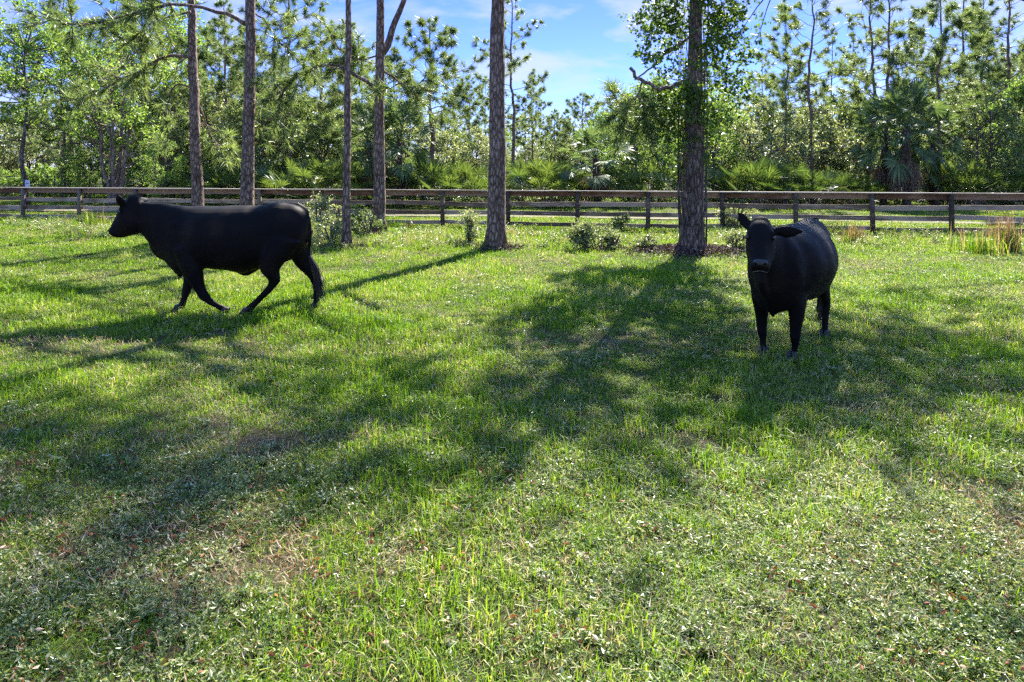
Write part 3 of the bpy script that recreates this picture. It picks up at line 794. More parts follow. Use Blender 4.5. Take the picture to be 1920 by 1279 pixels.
pine('pine_tree', 'straight thick pine rising behind the back of the walking cow', 'tree', 17.0, .205, 9.2, 2.6, 102, P2, 15, lean=(.05, 0), amp=.010,
     extra=combine(limb_px(19.6, P2, [(460, 46), (432, 28), (400, 18), (350, 10), (305, 10), (250, 24), (190, 42), (120, 42), (70, 20)], .065, .018, [(.45, 1, 20, .0)]),
                   limb_px(19.9, P2, [(470, 20), (500, 40), (520, 75), (540, 90)], .03, .01, [(.3, 1, 7, .1)]),
                   shade_limbs([(60, 760, 1.0, 1.4), (230, 820, 1.1, 1.4), (420, 860, 1.0, 1.5), (60, 1010, 1.0, 1.5), (250, 1000, 1.0, 1.4), (350, 940, .9, 1.3), (470, 930, .7, 1.0), (60, 520, 1.6, .7), (330, 560, 1.2, .7)], P2)))
pine('pine_tree', 'thin straight pine trunk just left of the forked pine', 'tree', 13.0, .105, 8.2, 1.8, 103, P3, 16, lean=(.12, 0), amp=.015,
     extra=shade_limbs([(640, 760, .8, 1.2), (90, 660, .8, .9), (20, 830, .8, 1.1), (30, 1150, .6, 1.0)], P3))
def fork(tr, cr, at, r):
    P = np.array([px(u, 19.9, v=v) for u, v in ((716, 100), (728, 82), (737, 50), (752, 15), (770, -30), (800, -80), (820, -140))]) - P4
    tube(tr, catmull(P, 14), np.linspace(.12, .04, 14), 9, 0)
    for k in range(7):
        add_limb(tr, cr, P[-1 - (k % 3)], np.array([math.cos(k), math.sin(k), .3]), 1.3, r, .03)
pine('pine_tree', 'pine forking into two stems high up with a long arching limb', 'tree', 15.0, .19, 9.0, 2.2, 104, P4, 18, lean=(.02, 0), amp=.018,
     extra=combine(fork,
                   limb_px(19.7, P4, [(704, 165), (672, 142), (640, 127), (605, 122), (575, 134), (545, 155), (525, 190), (522, 225)], .06, .014, [(.35, 1, 16, .15)]),
                   limb_px(19.9, P4, [(715, 130), (745, 150), (770, 165), (800, 150)], .03, .01, [(.3, 1, 10, .1)]),
                   limb_px(20.1, P4, [(705, 105), (680, 112), (660, 105), (630, 90)], .03, .01, [(.3, 1, 9, .0)]),
                   shade_limbs([(560, 640, .9, .6), (700, 650, .7, .6), (620, 850, .8, 1.1)], P4)))
pine('pine_tree', 'tallest bare pine trunk near the middle, nothing growing on it', 'tree', 18.0, .225, 11.3, 2.8, 105, P5, 16, lean=(.12, 0), amp=.010,
     extra=shade_limbs([(780, 690, .9, .7), (900, 640, .9, .8), (1000, 590, .9, .7), (960, 720, 1.0, 1.3), (860, 800, .9, 1.3), (1060, 760, 1.0, 1.3)], P5))
t6 = pine('pine_tree', 'thick pine wrapped in climbing vine with a broken limb stub', 'tree', 9.9, .26, 7.2, 1.8, 106, P6, 20, lean=(.14, 0), amp=.012, segs=18,
     extra=combine(
         limb_px(15.0, P6, [(1292, 70), (1268, 88), (1248, 98), (1228, 122), (1212, 135), (1190, 150)], .032, .016),
         limb_px(14.8, P6, [(1290, 150), (1262, 160), (1235, 166), (1210, 155), (1194, 146), (1181, 127)], .05, .036),
         limb_px(14.8, P6, [(1205, 150), (1195, 175), (1180, 195), (1165, 205)], .022, .01, [(.3, 1, 9, .35)], .34),
         limb_px(14.9, P6, [(1225, 162), (1215, 190), (1206, 205), (1202, 215)], .02, .01, [(.3, 1, 6, .45)], .34),
         shade_limbs([(1490, 718, 1.1, 3.2), (1530, 670, 1.0, 2.6), (1440, 660, .9, 2.2), (1560, 760, .9, 2.2), (1640, 640, 1.0, 2.0), (1120, 640, 1.0, 1.3), (1230, 680, 1.0, 1.4), (1340, 620, 1.1, 1.3), (1180, 780, 1.0, 1.3), (1320, 760, 1.0, 1.4), (1450, 700, 1.1, 1.3), (1560, 690, 1.0, 1.1),
                      (1050, 700, .8, 1.2), (1560, 770, .7, 1.0), (1650, 720, .8, .9), (1440, 600, .9, 1.0)], P6)))

P7 = px(2010, 18.0)  # unseen pine, added only to cast shade on the right of the lawn
pine('pine_tree', 'pine just outside the right edge throwing its shade over the lawn', 'tree', 14.0, .2, 8.0, 2.2, 107, P7, 16,
     extra=shade_limbs([(1790, 690, 1.0, 1.7), (1880, 740, .9, 1.5), (1700, 570, 1.1, 1.3), (1850, 590, 1.1, 1.3), (1600, 600, 1.0, 1.4), (1760, 630, .9, 1.5), (1480, 560, .8, 1.0), (1660, 660, 1.0, 1.8), (1560, 640, .9, 1.8), (1800, 640, .9, 1.5), (1700, 760, .8, 1.6), (1900, 680, .9, 1.6)], P7))
# climbing vine round the thick pine
mb = MB(); sm = MB(); r = np.random.default_rng(61)
for k in range(250):
    f = r.uniform(0, 1) ** .75; z = 1.9 + 5.7 * f
    az = r.normal() * .85 + (0 if r.uniform() < .5 else math.pi); wid = (.26 + .75 * max(0, f - .05) ** .6) * r.uniform(.6, 1.75)
    c = np.array([math.cos(az) * wid, math.sin(az) * wid, z]) + [0.02 * z / 2, 0, 0]
    leaves(mb, spray(c, .38, 9, 9, r), .08, .75, 0, r)
for k in range(26):
    az = r.uniform(0, 6.28); rr_ = r.uniform(.27, .33)
    zt = r.uniform(2.5, 7)
    z = np.linspace(.1, zt, 16); a = az + .5 * np.sin(z * r.uniform(.5, 1.4) + r.uniform(0, 6))
    tube(sm, np.stack([np.cos(a) * rr_ + z * .008, np.sin(a) * rr_, z], -1), np.linspace(.012, .005, 16), 4, 0, cap=False)
for k in range(16):                            # loose hanging strands
    az = r.uniform(0, 6.28); z = r.uniform(1.3, 3.2)
    o = np.array([math.cos(az) * .3, math.sin(az) * .3, z]); e = o + [math.cos(az) * r.uniform(.1, .4), math.sin(az) * .2, -r.uniform(.4, .9)]
    tube(sm, catmull([o, (o + e) / 2 + [math.cos(az) * .2, 0, .1], e], 6), .005, 4, 0, cap=False)
    leaves(mb, o + r.normal(size=(10, 3)) * .12, .06, .7, 0, r)
vine = thing('climbing_vine', P6, 'leafy green vine climbing the thick pine trunk', 'vine')
sm.build('stems', M['bark2'], vine); mb.build('leaves', M['ivy'], vine)

# litter mound at its foot
mb = MB(); r = np.random.default_rng(62)
n = 2600; a = r.uniform(0, 6.28, n); d = np.abs(r.normal(size=n)) * .48 + .2
c = np.stack([P6[0] + np.cos(a) * d * 1.35, P6[1] + np.sin(a) * d * .9, .01 + np.clip(.24 - .17 * d, 0.015, 1) * r.uniform(.4, 1, n)], -1)
leaves(mb, c, .075, .4, 0, r)
for (u, v, w_) in ((1120, 468, .5), (1180, 468, .6), (1230, 468, .5), (1400, 470, .6), (905, 462, .3), (870, 458, .4), (650, 466, .3), (930, 467, .3), (712, 440, .3), (955, 466, .25)):
    q = px(u, HCAM * F / (v - VH)); n = 260
    c = q + np.stack([r.normal(size=n) * w_, r.normal(size=n) * .18, r.uniform(.02, .09, n)], -1); leaves(mb, c, .07, .4, 0, r)
tag(mb.build('leaf_litter', M['litter']), 'brown fallen leaf litter heaped around the vine covered pine', 'litter', kind='stuff')

# ------------------------------------------------------------------ woods behind the track
def at_px(u, Y): return px(u, Y)
# prototypes are the first of their kind, then copied
g_p = 'pines beyond the fence'
bp = []
bp.append(pine('pine_tree', 'pine with a bare lower trunk and sparse tufts right of the vine covered pine', 'tree', 13.5, .13, 5.0, 2.3, 201, at_px(1523, 38), 30, None, nn=42, ntuft=1.0, nw=.021, nl=.36, dead=6, segs=8))
bp.append(pine('pine_tree', 'bushy pine with broad full crown behind the thin trunk', 'tree', 13.5, .16, 3.2, 3.2, 202, at_px(545, 38), 52, None, nn=42, ntuft=1.5, nw=.021, nl=.36, segs=8))
bp.append(pine('pine_tree', 'pine with spreading crown between the forked pine and the tall bare trunk', 'tree', 9.6, .17, 4.2, 2.7, 203, at_px(806, 36), 36, None, nn=42, ntuft=1.5, nw=.021, nl=.36, segs=8))
bp.append(pine('pine_tree', 'slender young pine with full tufts in front of the palm clump', 'tree', 12.0, .10, 4.6, 1.9, 204, at_px(1757, 34), 34, None, nn=42, ntuft=1.7, nw=.021, nl=.36, segs=8))
bp.append(pine('pine_tree', 'tall thin pine close beside the tall bare middle trunk', 'tree', 14.0, .14, 4.8, 2.2, 205, at_px(959, 45), 32, None, nn=42, ntuft=1.2, nw=.021, nl=.36, segs=8))
def bg(k, u, Y, s, label, group=None, rz=0.0, sz=None):
    return dup(bp[k], at_px(u, Y), label, rz, (s, s, sz or s), group)
bg(0, 1632, 41, 1.08, 'left one of two close pine trunks above the palm clump', rz=2.0)
bg(4, 1666, 41, 1.05, 'right one of two close pine trunks above the palm clump', rz=4.0)
bg(4, 1806, 42, 1.0, 'dark pine trunk just right of the palm clump', rz=1.0)
bg(0, 1893, 40, 1.1, 'bare trunked pine above the oak thicket at the right edge', rz=4.6)
bg(1, 120, 41, .95, 'full crowned pine behind the sign trunk at the left')
bg(1, 265, 43, 1.0, 'full crowned pine behind the pale multi stem tree', rz=2.5)
bg(1, 420, 42, .9, 'full crowned pine between the two trunks behind the walking cow', rz=4.4)
bg(1, 655, 43, .82, 'full crowned pine behind the forked pine', rz=1.4)
bg(1, 1845, 47, 1.05, 'full crowned pine behind the right hand oak thicket', rz=5.2)
bg(3, 1470, 44, 1.05, 'tufted young pine left of the bare trunked pine', rz=.6)
bg(3, 600, 44, 1.0, 'tufted young pine left of the thin trunk', rz=2.2)
bg(3, 1000, 54, .8, 'young pine right of the tall bare middle trunk', rz=3.7)
bg(2, 1093, 58, .84, 'small distant pine top standing up in the open sky gap', rz=1.2)
far_label = 'distant pine of the woods seen behind nearer foliage'
fr = np.random.default_rng(77)
for (u, Y, k, s) in ((985, 66, 4, .62), (1010, 72, 4, .70), (1040, 60, 1, .52), (1060, 75, 1, .6), (1150, 68, 1, .68), (1210, 60, 1, .7), (1290, 58, 0, .85), (1350, 62, 1, .85), (1430, 56, 4, .8), (1480, 66, 1, .9),
                     (1560, 55, 0, .95), (1600, 62, 4, 1.0), (1720, 60, 1, 1.0), (1850, 58, 4, 1.0), (1950, 55, 1, 1.0), (2060, 50, 1, 1.0), (880, 58, 1, .72), (850, 68, 4, .85), (740, 55, 1, .85), (680, 62, 1, .95),
                     (600, 58, 4, .9), (470, 56, 1, 1.0), (410, 50, 1, .95), (330, 60, 1, 1.0), (240, 64, 1, .9), (150, 62, 4, .9), (90, 70, 2, .9), (20, 72, 2, .9), (-60, 60, 1, .9), (-150, 52, 1, 1.0), (935, 70, 2, .85), (910, 62, 4, .72)):
    bg(k, u, Y, s, far_label, 'distant pines of the woods', fr.uniform(0, 6.28))

br = []
br.append(broadleaf('leafy_tree', 'leafy tree with a straight dark trunk carrying a small sign', 'tree', at_px(50, 34), 10.8, 2.7, 3.2, 301, 58, 'leafA', .15, 12, 11, 1, .13, 'bark2', rclump=.75))
br.append(broadleaf('multi_stem_tree', 'pale barked tree with several stems fanning from one base', 'tree', at_px(215, 35), 9.4, 3.1, 2.6, 302, 74, 'leafA', .14, 12, 11, 5, .19, 'barkpale', rclump=.75, shape=.2))
br.append(broadleaf('oak_tree', 'grey green oak thicket right of the vine covered pine', 'tree', at_px(1420, 39), 5.8, 3.2, .5, 303, 70, 'leafC', .15, 14, 12, 3, .13, 'bark2', rclump=.8))
br.append(broadleaf('oak_tree', 'dark oak behind the thick pine of the walking cow', 'tree', at_px(505, 37), 6.6, 2.7, .5, 304, 66, 'leafB', .15, 14, 12, 2, .14, 'bark2', rclump=.8))
br.append(broadleaf('leafy_tree', 'bright green leafy tree just left of the vine covered pine', 'tree', at_px(1240, 37), 7.0, 2.2, .8, 305, 56, 'leafA', .13, 14, 12, 2, .12, 'bark2', rclump=.7))
def bb(k, u, Y, s, label, group=None, sz=None, rz=None):
    return dup(br[k], at_px(u, Y), label, fr.uniform(0, 6.28) if rz is None else rz, (s, s, sz or s), group)
bb(2, 1530, 42, 1.0, 'grey green oak behind the bare trunked pine')
bb(4, 1340, 38, .9, 'leafy tree filling the gap just right of the vine covered pine')
bb(3, 1590, 44, 1.05, 'dark oak behind the left side of the palm clump')
bb(3, 1845, 36, .92, 'bushy oak thicket right of the palm clump behind the fence')
bb(4, 1925, 38, 1.02, 'leafy tree cut by the right edge of the picture')
bb(2, 1890, 46, 1.5, 'taller oak rising behind the right hand thicket')
bb(4, 1190, 38, .95, 'bright green leafy tree between the round palm and the vine covered pine')
bb(4, 1130, 52, .9, 'light green tree behind the round palm')
bb(3, 600, 40, .8, 'dark oak behind the saw palmetto clump')
bb(2, 420, 41, 1.2, 'oak between the two pines behind the walking cow')
bb(4, 300, 33, .52, 'bright green bush right of the pale multi stem tree')
bb(4, 165, 36, .62, 'bright green bush left of the pale multi stem tree')
bb(3, 345, 38, .7, 'dark green bush below the arching pine limb')
bb(0, -70, 36, 1.05, 'leafy tree cut by the left edge of the picture')
bb(1, 300, 44, 1.25, 'tall leafy tree behind the pale multi stem tree', sz=1.5)
bb(0, 130, 42, 1.05, 'leafy tree between the sign trunk and the pale stems')
far2 = 'leafy tree of the woods seen behind nearer foliage'
for (u, Y, k, s) in ((-120, 48, 2, 1.3), (-20, 56, 3, 1.1), (60, 54, 2, 1.1), (200, 52, 2, 1.3), (270, 54, 3, 1.3), (360, 50, 2, 1.4), (450, 48, 2, 1.4), (530, 50, 3, 1.3), (640, 48, 2, 1.2), (700, 50, 3, 1.15), (770, 47, 2, 1.05),
                     (830, 52, 3, .95), (890, 54, 2, .9), (940, 58, 4, .75), (1000, 64, 2, .8), (1050, 62, 3, .8), (1110, 60, 2, .9), (1170, 56, 2, 1.05), (1230, 50, 3, 1.15), (1300, 48, 2, 1.15), (1390, 50, 3, 1.15), (1470, 52, 2, 1.2),
                     (1540, 54, 3, 1.2), (1630, 50, 2, 1.15), (1710, 46, 3, 1.05), (1780, 46, 2, 1.1), (1840, 52, 3, 1.5), (1940, 48, 3, 1.5), (2020, 44, 2, 1.5), (2120, 46, 3, 1.5), (-200, 44, 3, 1.3)):
    bb(k, u, Y, s, far2, 'leafy trees filling the woods')

pm = palm('cabbage_palm', 'round headed palm with grey skirt left of the bright leafy tree', at_px(1122, 33.0), 2.35, 401, 34, 1.2, 16, .17)
def pal(u, Y, s, label, rz, sz=None):
    s *= .92; sz = (sz or s) * 1.28; Y -= 1.6
    return dup(pm, at_px(u, Y), label, rz, (s, s, sz or s))
pal(1700, 34.5, 1.08, 'tallest palm in the middle of the right palm clump, with a shaggy trunk', 1.2, 1.22)
pal(1655, 36, .95, 'palm standing just left of the shaggy palm trunk', 2.6, 1.12)
pal(1748, 36, .85, 'smaller palm on the right side of the palm clump', 4.0, 1.05)
pal(692, 35, .92, 'palm with brown hanging fronds left of the forked pine', 5.0, 1.0)
pal(752, 35.5, 1.0, 'palm with brown hanging fronds right of the forked pine', .4, 1.05)
sp0 = palmetto('saw_palmetto', 'bright saw palmetto clump standing right of the grey green oak', at_px(1525, 33.0), 501, 34, .66, 1.5, 1.2)
def pmt(u, Y, s, label, group=None, sz=None):
    s *= fr.uniform(1.15, 1.6); Y -= .6
    return dup(sp0, at_px(u, Y), label, fr.uniform(0, 6.28), (s, s, sz or s), group)
pmt(590, 33.5, 1.05, 'yellow green saw palmetto clump left of the thin trunk')
pmt(1425, 34, 1.0, 'dark saw palmetto with brown fronds behind the standing cow')
gl = 'low saw palmetto growing in the row behind the fence'
for (u, Y, s) in ((540, 34.5, .8), (480, 35, .8), (640, 34.5, .9), (800, 35, .9), (845, 34, .8), (890, 34.5, .9), (985, 35, .85), (1025, 34, .95), (1065, 34.5, .8), (1165, 34, .7), (1260, 35, .8), (1345, 35, .8), (1380, 34.5, .9), (1475, 34.5, .95),
                  (1575, 34.5, .85), (1620, 34.8, .55), (1765, 34.8, .6), (1790, 34.5, 1.1), (1850, 34, .8), (1905, 34.5, .9), (1960, 34, .9), (740, 34, .75), (400, 35.5, .8)):
    pmt(u, Y, s, gl, 'saw palmettos along the wood edge')

# low brush in front of the woods and in the far left clearing
sh = broadleaf('brush_bush', 'low bush in the undergrowth at the wood edge', 'bush', at_px(1080, 36.5), 1.9, 1.1, .1, 601, 30, 'leafB', .10, 12, 10, 3, .05, 'bark2', 'low bushes at the wood edge', rclump=.4)
shl = broadleaf('brush_bush', 'yellow green low bush in the clearing by the sign trunk', 'bush', at_px(95, 44), 1.9, 1.3, .1, 602, 30, 'leafA', .11, 12, 10, 3, .05, 'bark2', 'bright bushes in the left clearing', rclump=.42)
for u in list(range(360, 1960, 62)):
    dup(sh, at_px(u + fr.uniform(-20, 20), fr.uniform(36, 39)), 'low bush in the undergrowth at the wood edge', fr.uniform(0, 6.28), (fr.uniform(.8, 1.25),) * 3, 'low bushes at the wood edge')
for u in (-90, -40, 10, 45, 130, 165, 110, 70, 260, 330, -130):
    dup(shl, at_px(u, fr.uniform(41, 47)), 'yellow green low bush in the clearing by the sign trunk', fr.uniform(0, 6.28), (fr.uniform(.8, 1.2),) * 3, 'bright bushes in the left clearing')

# far woods: one mass of foliage that nobody could count
mb = MB(); r = np.random.default_rng(701)
for k in range(640):
    x = r.uniform(-95, 95); y = r.uniform(82, 105); z = abs(r.normal()) * 2.6 + r.uniform(.3, 2.0) * 1.6
    leaves(mb, spray(np.array([x, y, min(z, 8.5)]), 1.9, 10, 9, r), .42, .55, 0, r)
tag(mb.build('far_woods', M['leafC']), 'far mass of woodland seen through the gaps between the trees', 'woods', kind='stuff')

# small sign on the left trunk and the pipe gate behind it
sg = thing('trunk_sign', px(52, 33.8, v=344), 'small pale sign fixed to the dark trunk at far left', 'sign')
mb = MB(); box(mb, np.array([0, -.02, 0]), np.array([.115, .008, .17]), ex, ey, ez); mb.build('sign_board', plain_mat('sign_white', (0.62, .64, .72), .5, .3), sg)
mb = MB()
for xx in (-.035, .035): box(mb, np.array([xx, -.031, .0]), np.array([.026, .0025, .03]), ex, ey, ez)
mb.build('sign_mark', plain_mat('sign_grey', (.16, .17, .26), .6, .2), sg)
wf = thing('wire_fence', px(20, 39), 'thin dark wire fence with slim posts at far left', 'fence')
for x in np.arange(-6, 6.5, 1.7):
    mb = MB(); tube(mb, [[x, 0, -.1], [x, 0, 1.5]], .035, 6); mb.build('post', M['post'], wf, True)
for z in (1.42, .95, .5):
    mb = MB(); tube(mb, [[-6, -.04, z], [0, -.04, z - .02], [6, -.04, z]], .014, 5); mb.build('wire', M['post'], wf, True)

# ------------------------------------------------------------------ shrubs and tall tufts by the fence (near side)
def shrub(name, label, u, v, w_, h, seed, leafm='leafC', L=.06, n=16, group=None):
    return broadleaf(name, label, 'shrub', px(u, HCAM * F / (v - VH)), h, w_, .05, seed, n, leafm, L, 11, 11, 4, .022, 'bark2', group, rclump=.30 * max(h, .5) ** .5, shape=.35, asp=.5)
shrub('leafy_shrub', 'tall pale leafy shrub between the cow rump and the thin trunk', 598, 453, .34, 1.2, 801, n=12)
shrub('leafy_shrub', 'spreading pale shrub just behind the thin trunk', 640, 444, .75, .95, 802, n=19)
shrub('leafy_shrub', 'low green shrub at the foot of the forked pine', 690, 445, .55, .75, 803, 'leafB', n=13)
shrub('leafy_shrub', 'shrub with upright shoots left of the thin trunk', 622, 462, .45, .6, 804, n=11)
shrub('leafy_shrub', 'round pale shrub standing alone right of the middle trunk', 1098, 468, .36, .66, 805, n=26)
shrub('leafy_shrub', 'thin leggy weed just left of the tall middle trunk', 880, 458, .16, .85, 806, n=11)
shrub('leafy_shrub', 'low leafy weed between the round shrub and the vine covered pine', 1150, 468, .4, .4, 807, n=14)
shrub('leafy_shrub', 'small dark leafy weed close to the fence beside the round shrub', 1163, 432, .3, .45, 808, 'leafB', n=10)
shrub('leafy_shrub', 'pale shrub behind the raised ear of the standing cow', 1382, 432, .6, .95, 809, n=26)
shrub('leafy_shrub', 'low pale weeds right of the vine covered pine', 1385, 470, .5, .4, 810, n=18)
shrub('leafy_shrub', 'low weed left of the foot of the vine covered pine', 1215, 470, .35, .33, 811, n=12)

def tall_tuft(label, u, v, nb, h, spread, seed, dry=.4, nm='tall_grass_clump'):
    r = np.random.default_rng(seed); root = thing(nm, px(u, HCAM * F / (v - VH)), label, 'grass clump')
    for part, share, m_ in (('blades', 1 - dry, 'grass'), ('dry_stalks', dry, 'redstalk')):
        mb = MB(); k = int(nb * share); hh = h * (1.0 if part == 'blades' else 1.45)
        blades(mb, r.normal(size=(k, 2)) * spread * .35, r.uniform(.5, 1.1, k) * hh, .011, r, lean=.42 if part == 'blades' else .25)
        mb.build(part, M[m_], root)
    return root

def blades(mb, xy, h, w, r, lean=.45, z0=0.0):
    n = len(xy); az = r.uniform(0, 6.28, n); ln = np.abs(r.normal(size=n)) * lean * h
    d = np.stack([np.cos(az), np.sin(az), np.zeros(n)], -1); s = np.stack([-np.sin(az + r.normal(size=n) * .6), np.cos(az), np.zeros(n)], -1)
    b = np.stack([xy[:, 0], xy[:, 1], np.full(n, z0 - .01)], -1)
    w = w * r.uniform(.7, 1.3, n)[:, None]
    m1 = b + d * (ln * .35)[:, None] + np.outer(h * .6, [0, 0, 1]); t = b + d * ln[:, None] + np.outer(h * np.clip(1 - .35 * (ln / h) ** 2, .5, 1), [0, 0, 1])
    V = np.stack([b - s * w / 2, b + s * w / 2, m1 + s * w * .42, m1 - s * w * .42, t], 1).reshape(-1, 3)
    i = np.arange(n)[:, None] * 5
    mb.add(V, i + np.array([[0, 1, 2, 3]]), i + np.array([[3, 2, 4]]))

tall_tuft('tall reddish dry grass clump near the right edge by the fence', 1887, 472, 330, .66, .38, 901, .5)
tall_tuft('green arching grass clump beside the reddish dry clump', 1840, 476, 380, .5, .7, 902, .12)
tall_tuft('small brownish grass clump behind the rump of the standing cow', 1600, 458, 240, .40, .4, 903, .5)
tall_tuft('green grass clump by the left fence post near the cow head', 172, 428, 160, .55, .4, 904, .1)
tall_tuft('grassy clump growing at the foot of the fence behind the standing cow', 1570, 440, 200, .4, .6, 905, .2)

# ------------------------------------------------------------------ grass, weeds, litter on the pasture (uncountable)
def proto(name, build, m_):
    mb = MB(); build(mb); o = bpy.data.objects.new(name, mb.mesh(name, m_)); return o

gr_ = np.random.default_rng(1001)
def coll(name, objs):
    c = bpy.data.collections.new(name)
    for o in objs: c.objects.link(o)
    return c
def tuft(nb, h, w, rad, lean):
    def f(mb):
        xy = gr_.normal(size=(nb, 2)) * rad * .5
        blades(mb, xy, h * gr_.uniform(.4, 1.1, nb), w, gr_, lean)
    return f
def weed(nst, h, ls, asp=.42):
    def f(mb):
        for k in range(nst):
            az = gr_.uniform(0, 6.28); ln = gr_.uniform(.3, 1.3); d = np.array([math.cos(az) * ln, math.sin(az) * ln, 1.0]); o = np.array([gr_.normal() * .03, gr_.normal() * .03, 0])
            hh = h * gr_.uniform(.5, 1.1); nl = gr_.integers(7, 13)
            t = np.linspace(.2, 1, nl)[:, None]
            c = o + nrm(d) * hh * t
            aa = az + np.arange(nl) * 2.4
            ax = np.stack([np.cos(aa), np.sin(aa), gr_.uniform(.0, .7, nl)], -1)
            leaves(mb, c + nrm(ax) * ls * .5, ls, asp, 0, gr_, axis=nrm(ax))
            s = np.array([-math.sin(az), math.cos(az), 0]) * .0015
            mb.add([o - s, o + s, c[-1]], None, [[0, 1, 2]])
    return f
def flat(n, L, rad, asp=.35):
    def f(mb):
        c = np.stack([gr_.normal(size=n) * rad, gr_.normal(size=n) * rad, gr_.uniform(.01, .05, n)], -1); leaves(mb, c, L, asp, 0, gr_, up=.0)
    return f
grass_p = [proto('tuft_a', tuft(30, .055, .0042, .11, .95), M['grass']), proto('tuft_b', tuft(26, .07, .0046, .10, .85), M['grass']), proto('tuft_c', tuft(32, .04, .0046, .13, 1.3), M['grass']),
           proto('tuft_d', tuft(22, .10, .0052, .08, .65), M['grass']), proto('tuft_e', tuft(18, .13, .0056, .08, .55), M['grass'])]
far_p = [proto('ftuft_a', tuft(36, .075, .010, .22, .75), M['grass']), proto('ftuft_b', tuft(30, .10, .011, .22, .65), M['grass']), proto('ftuft_c', tuft(36, .06, .010, .25, .9), M['grass'])]
weed_p = [proto('weed_a', weed(7, .065, .020, .38), M['weed']), proto('weed_b', weed(8, .05, .017, .4), M['weed']), proto('weed_c', weed(5, .10, .021, .30), M['weed']), proto('weed_d', weed(8, .045, .023, .42), M['weed'])]
straw_p = [proto('straw_a', tuft(12, .06, .0035, .14, 1.3), M['straw']), proto('straw_b', tuft(6, .10, .003, .12, 1.1), M['straw']), proto('thatch', flat(16, .05, .09, .09), M['straw'])]
dead_p = [proto('dead_a', flat(7, .026, .05, .45), M['deadleaf']), proto('dead_b', flat(5, .036, .035, .35), M['deadleaf']), proto('dead_c', tuft(12, .055, .0055, .06, 1.0), M['deadleaf'])]

def scatter_points(ylo, yhi, dens, r, margin=1.18, extra=1.2):
    half = lambda y: y * 960 / F * margin + extra
    area = (half(ylo) + half(yhi)) * (yhi - ylo)
    n = int(area * dens)
    y = np.sqrt(r.uniform(ylo ** 2, yhi ** 2, n)) if ylo > 0 else r.uniform(ylo, yhi, n)
    x = r.uniform(-1, 1, n) * half(y)
    return x, y

def instancer(name, x, y, idx, sc, cl, label, cat, r):
    z = ground_z(x, y) * np.clip(1 - (np.hypot(x, y - 15) - 20) / 20, 0, 1)
    n = len(x); me = bpy.data.meshes.new(name); me.vertices.add(n)
    me.vertices.foreach_set('co', np.stack([x, y, z], -1).ravel().astype(np.float32))
    a = me.attributes.new('rot', 'FLOAT_VECTOR', 'POINT')
    a.data.foreach_set('vector', np.stack([r.normal(size=n) * .09, r.normal(size=n) * .09, r.uniform(0, 6.28, n)], -1).ravel().astype(np.float32))
    a = me.attributes.new('siz', 'FLOAT', 'POINT'); a.data.foreach_set('value', sc.astype(np.float32))
    a = me.attributes.new('idx', 'INT', 'POINT'); a.data.foreach_set('value', idx.astype(np.int32))
    o = bpy.data.objects.new(name, me); COL.objects.link(o); tag(o, label, cat, kind='stuff')
    ng = bpy.data.node_groups.new(name, 'GeometryNodeTree')
    ng.interface.new_socket(name='Geometry', in_out='INPUT', socket_type='NodeSocketGeometry')
    ng.interface.new_socket(name='Geometry', in_out='OUTPUT', socket_type='NodeSocketGeometry')
    gi = ng.nodes.new('NodeGroupInput'); go = ng.nodes.new('NodeGroupOutput')
    ip = ng.nodes.new('GeometryNodeInstanceOnPoints'); ci = ng.nodes.new('GeometryNodeCollectionInfo')
    ci.inputs['Collection'].default_value = cl; ci.inputs['Separate Children'].default_value = True; ci.inputs['Reset Children'].default_value = True
    def at_(nm, t):
        q = ng.nodes.new('GeometryNodeInputNamedAttribute'); q.data_type = t; q.inputs['Name'].default_value = nm
        return [s for s in q.outputs if s.enabled and s.name == 'Attribute'][0]
    er = ng.nodes.new('FunctionNodeEulerToRotation')
    L = ng.links.new
    L(at_('rot', 'FLOAT_VECTOR'), er.inputs[0]); L(gi.outputs[0], ip.inputs['Points']); L(ci.outputs[0], ip.inputs['Instance'])
    ip.inputs['Pick Instance'].default_value = True
    L(at_('idx', 'INT'), ip.inputs['Instance Index']); L(er.outputs[0], ip.inputs['Rotation']); L(at_('siz', 'FLOAT'), ip.inputs['Scale']); L(ip.outputs[0], go.inputs[0])
    md = o.modifiers.new('scatter', 'NODES'); md.node_group = ng
    return o

r = np.random.default_rng(1002)
def bare(x, y):            # bare sandy patches
    return vnoise(x, y, .75, 7) * .65 + vnoise(x, y, .28, 9) * .35
GX, GY, GI, GS = [], [], [], []
for (a, b, den) in ((1.3, 4, 460), (4, 7, 330), (7, 12, 190), (12, 18, 70)):
    x, y = scatter_points(a, b, den, r)
    keep = (bare(x, y) < .72 + .1 * (y > 5)) | (r.uniform(size=len(x)) < .2)
    x, y = x[keep], y[keep]
    lush = vnoise(x, y, 1.1, 4) + .25 * np.clip((y - 4.2) / 4, 0, 1)
    i = r.integers(0, 3, len(x)); tall = r.uniform(size=len(x)) < np.clip((lush - .45) * .9, .02, .5)
    i = np.where(tall, r.integers(3, 5, len(x)), i)
    s = r.uniform(.6, 1.2, len(x)) * (.72 + .5 * lush) * np.where(y < 4.2, .82, 1.0)
    GX.append(x); GY.append(y); GI.append(i); GS.append(s)
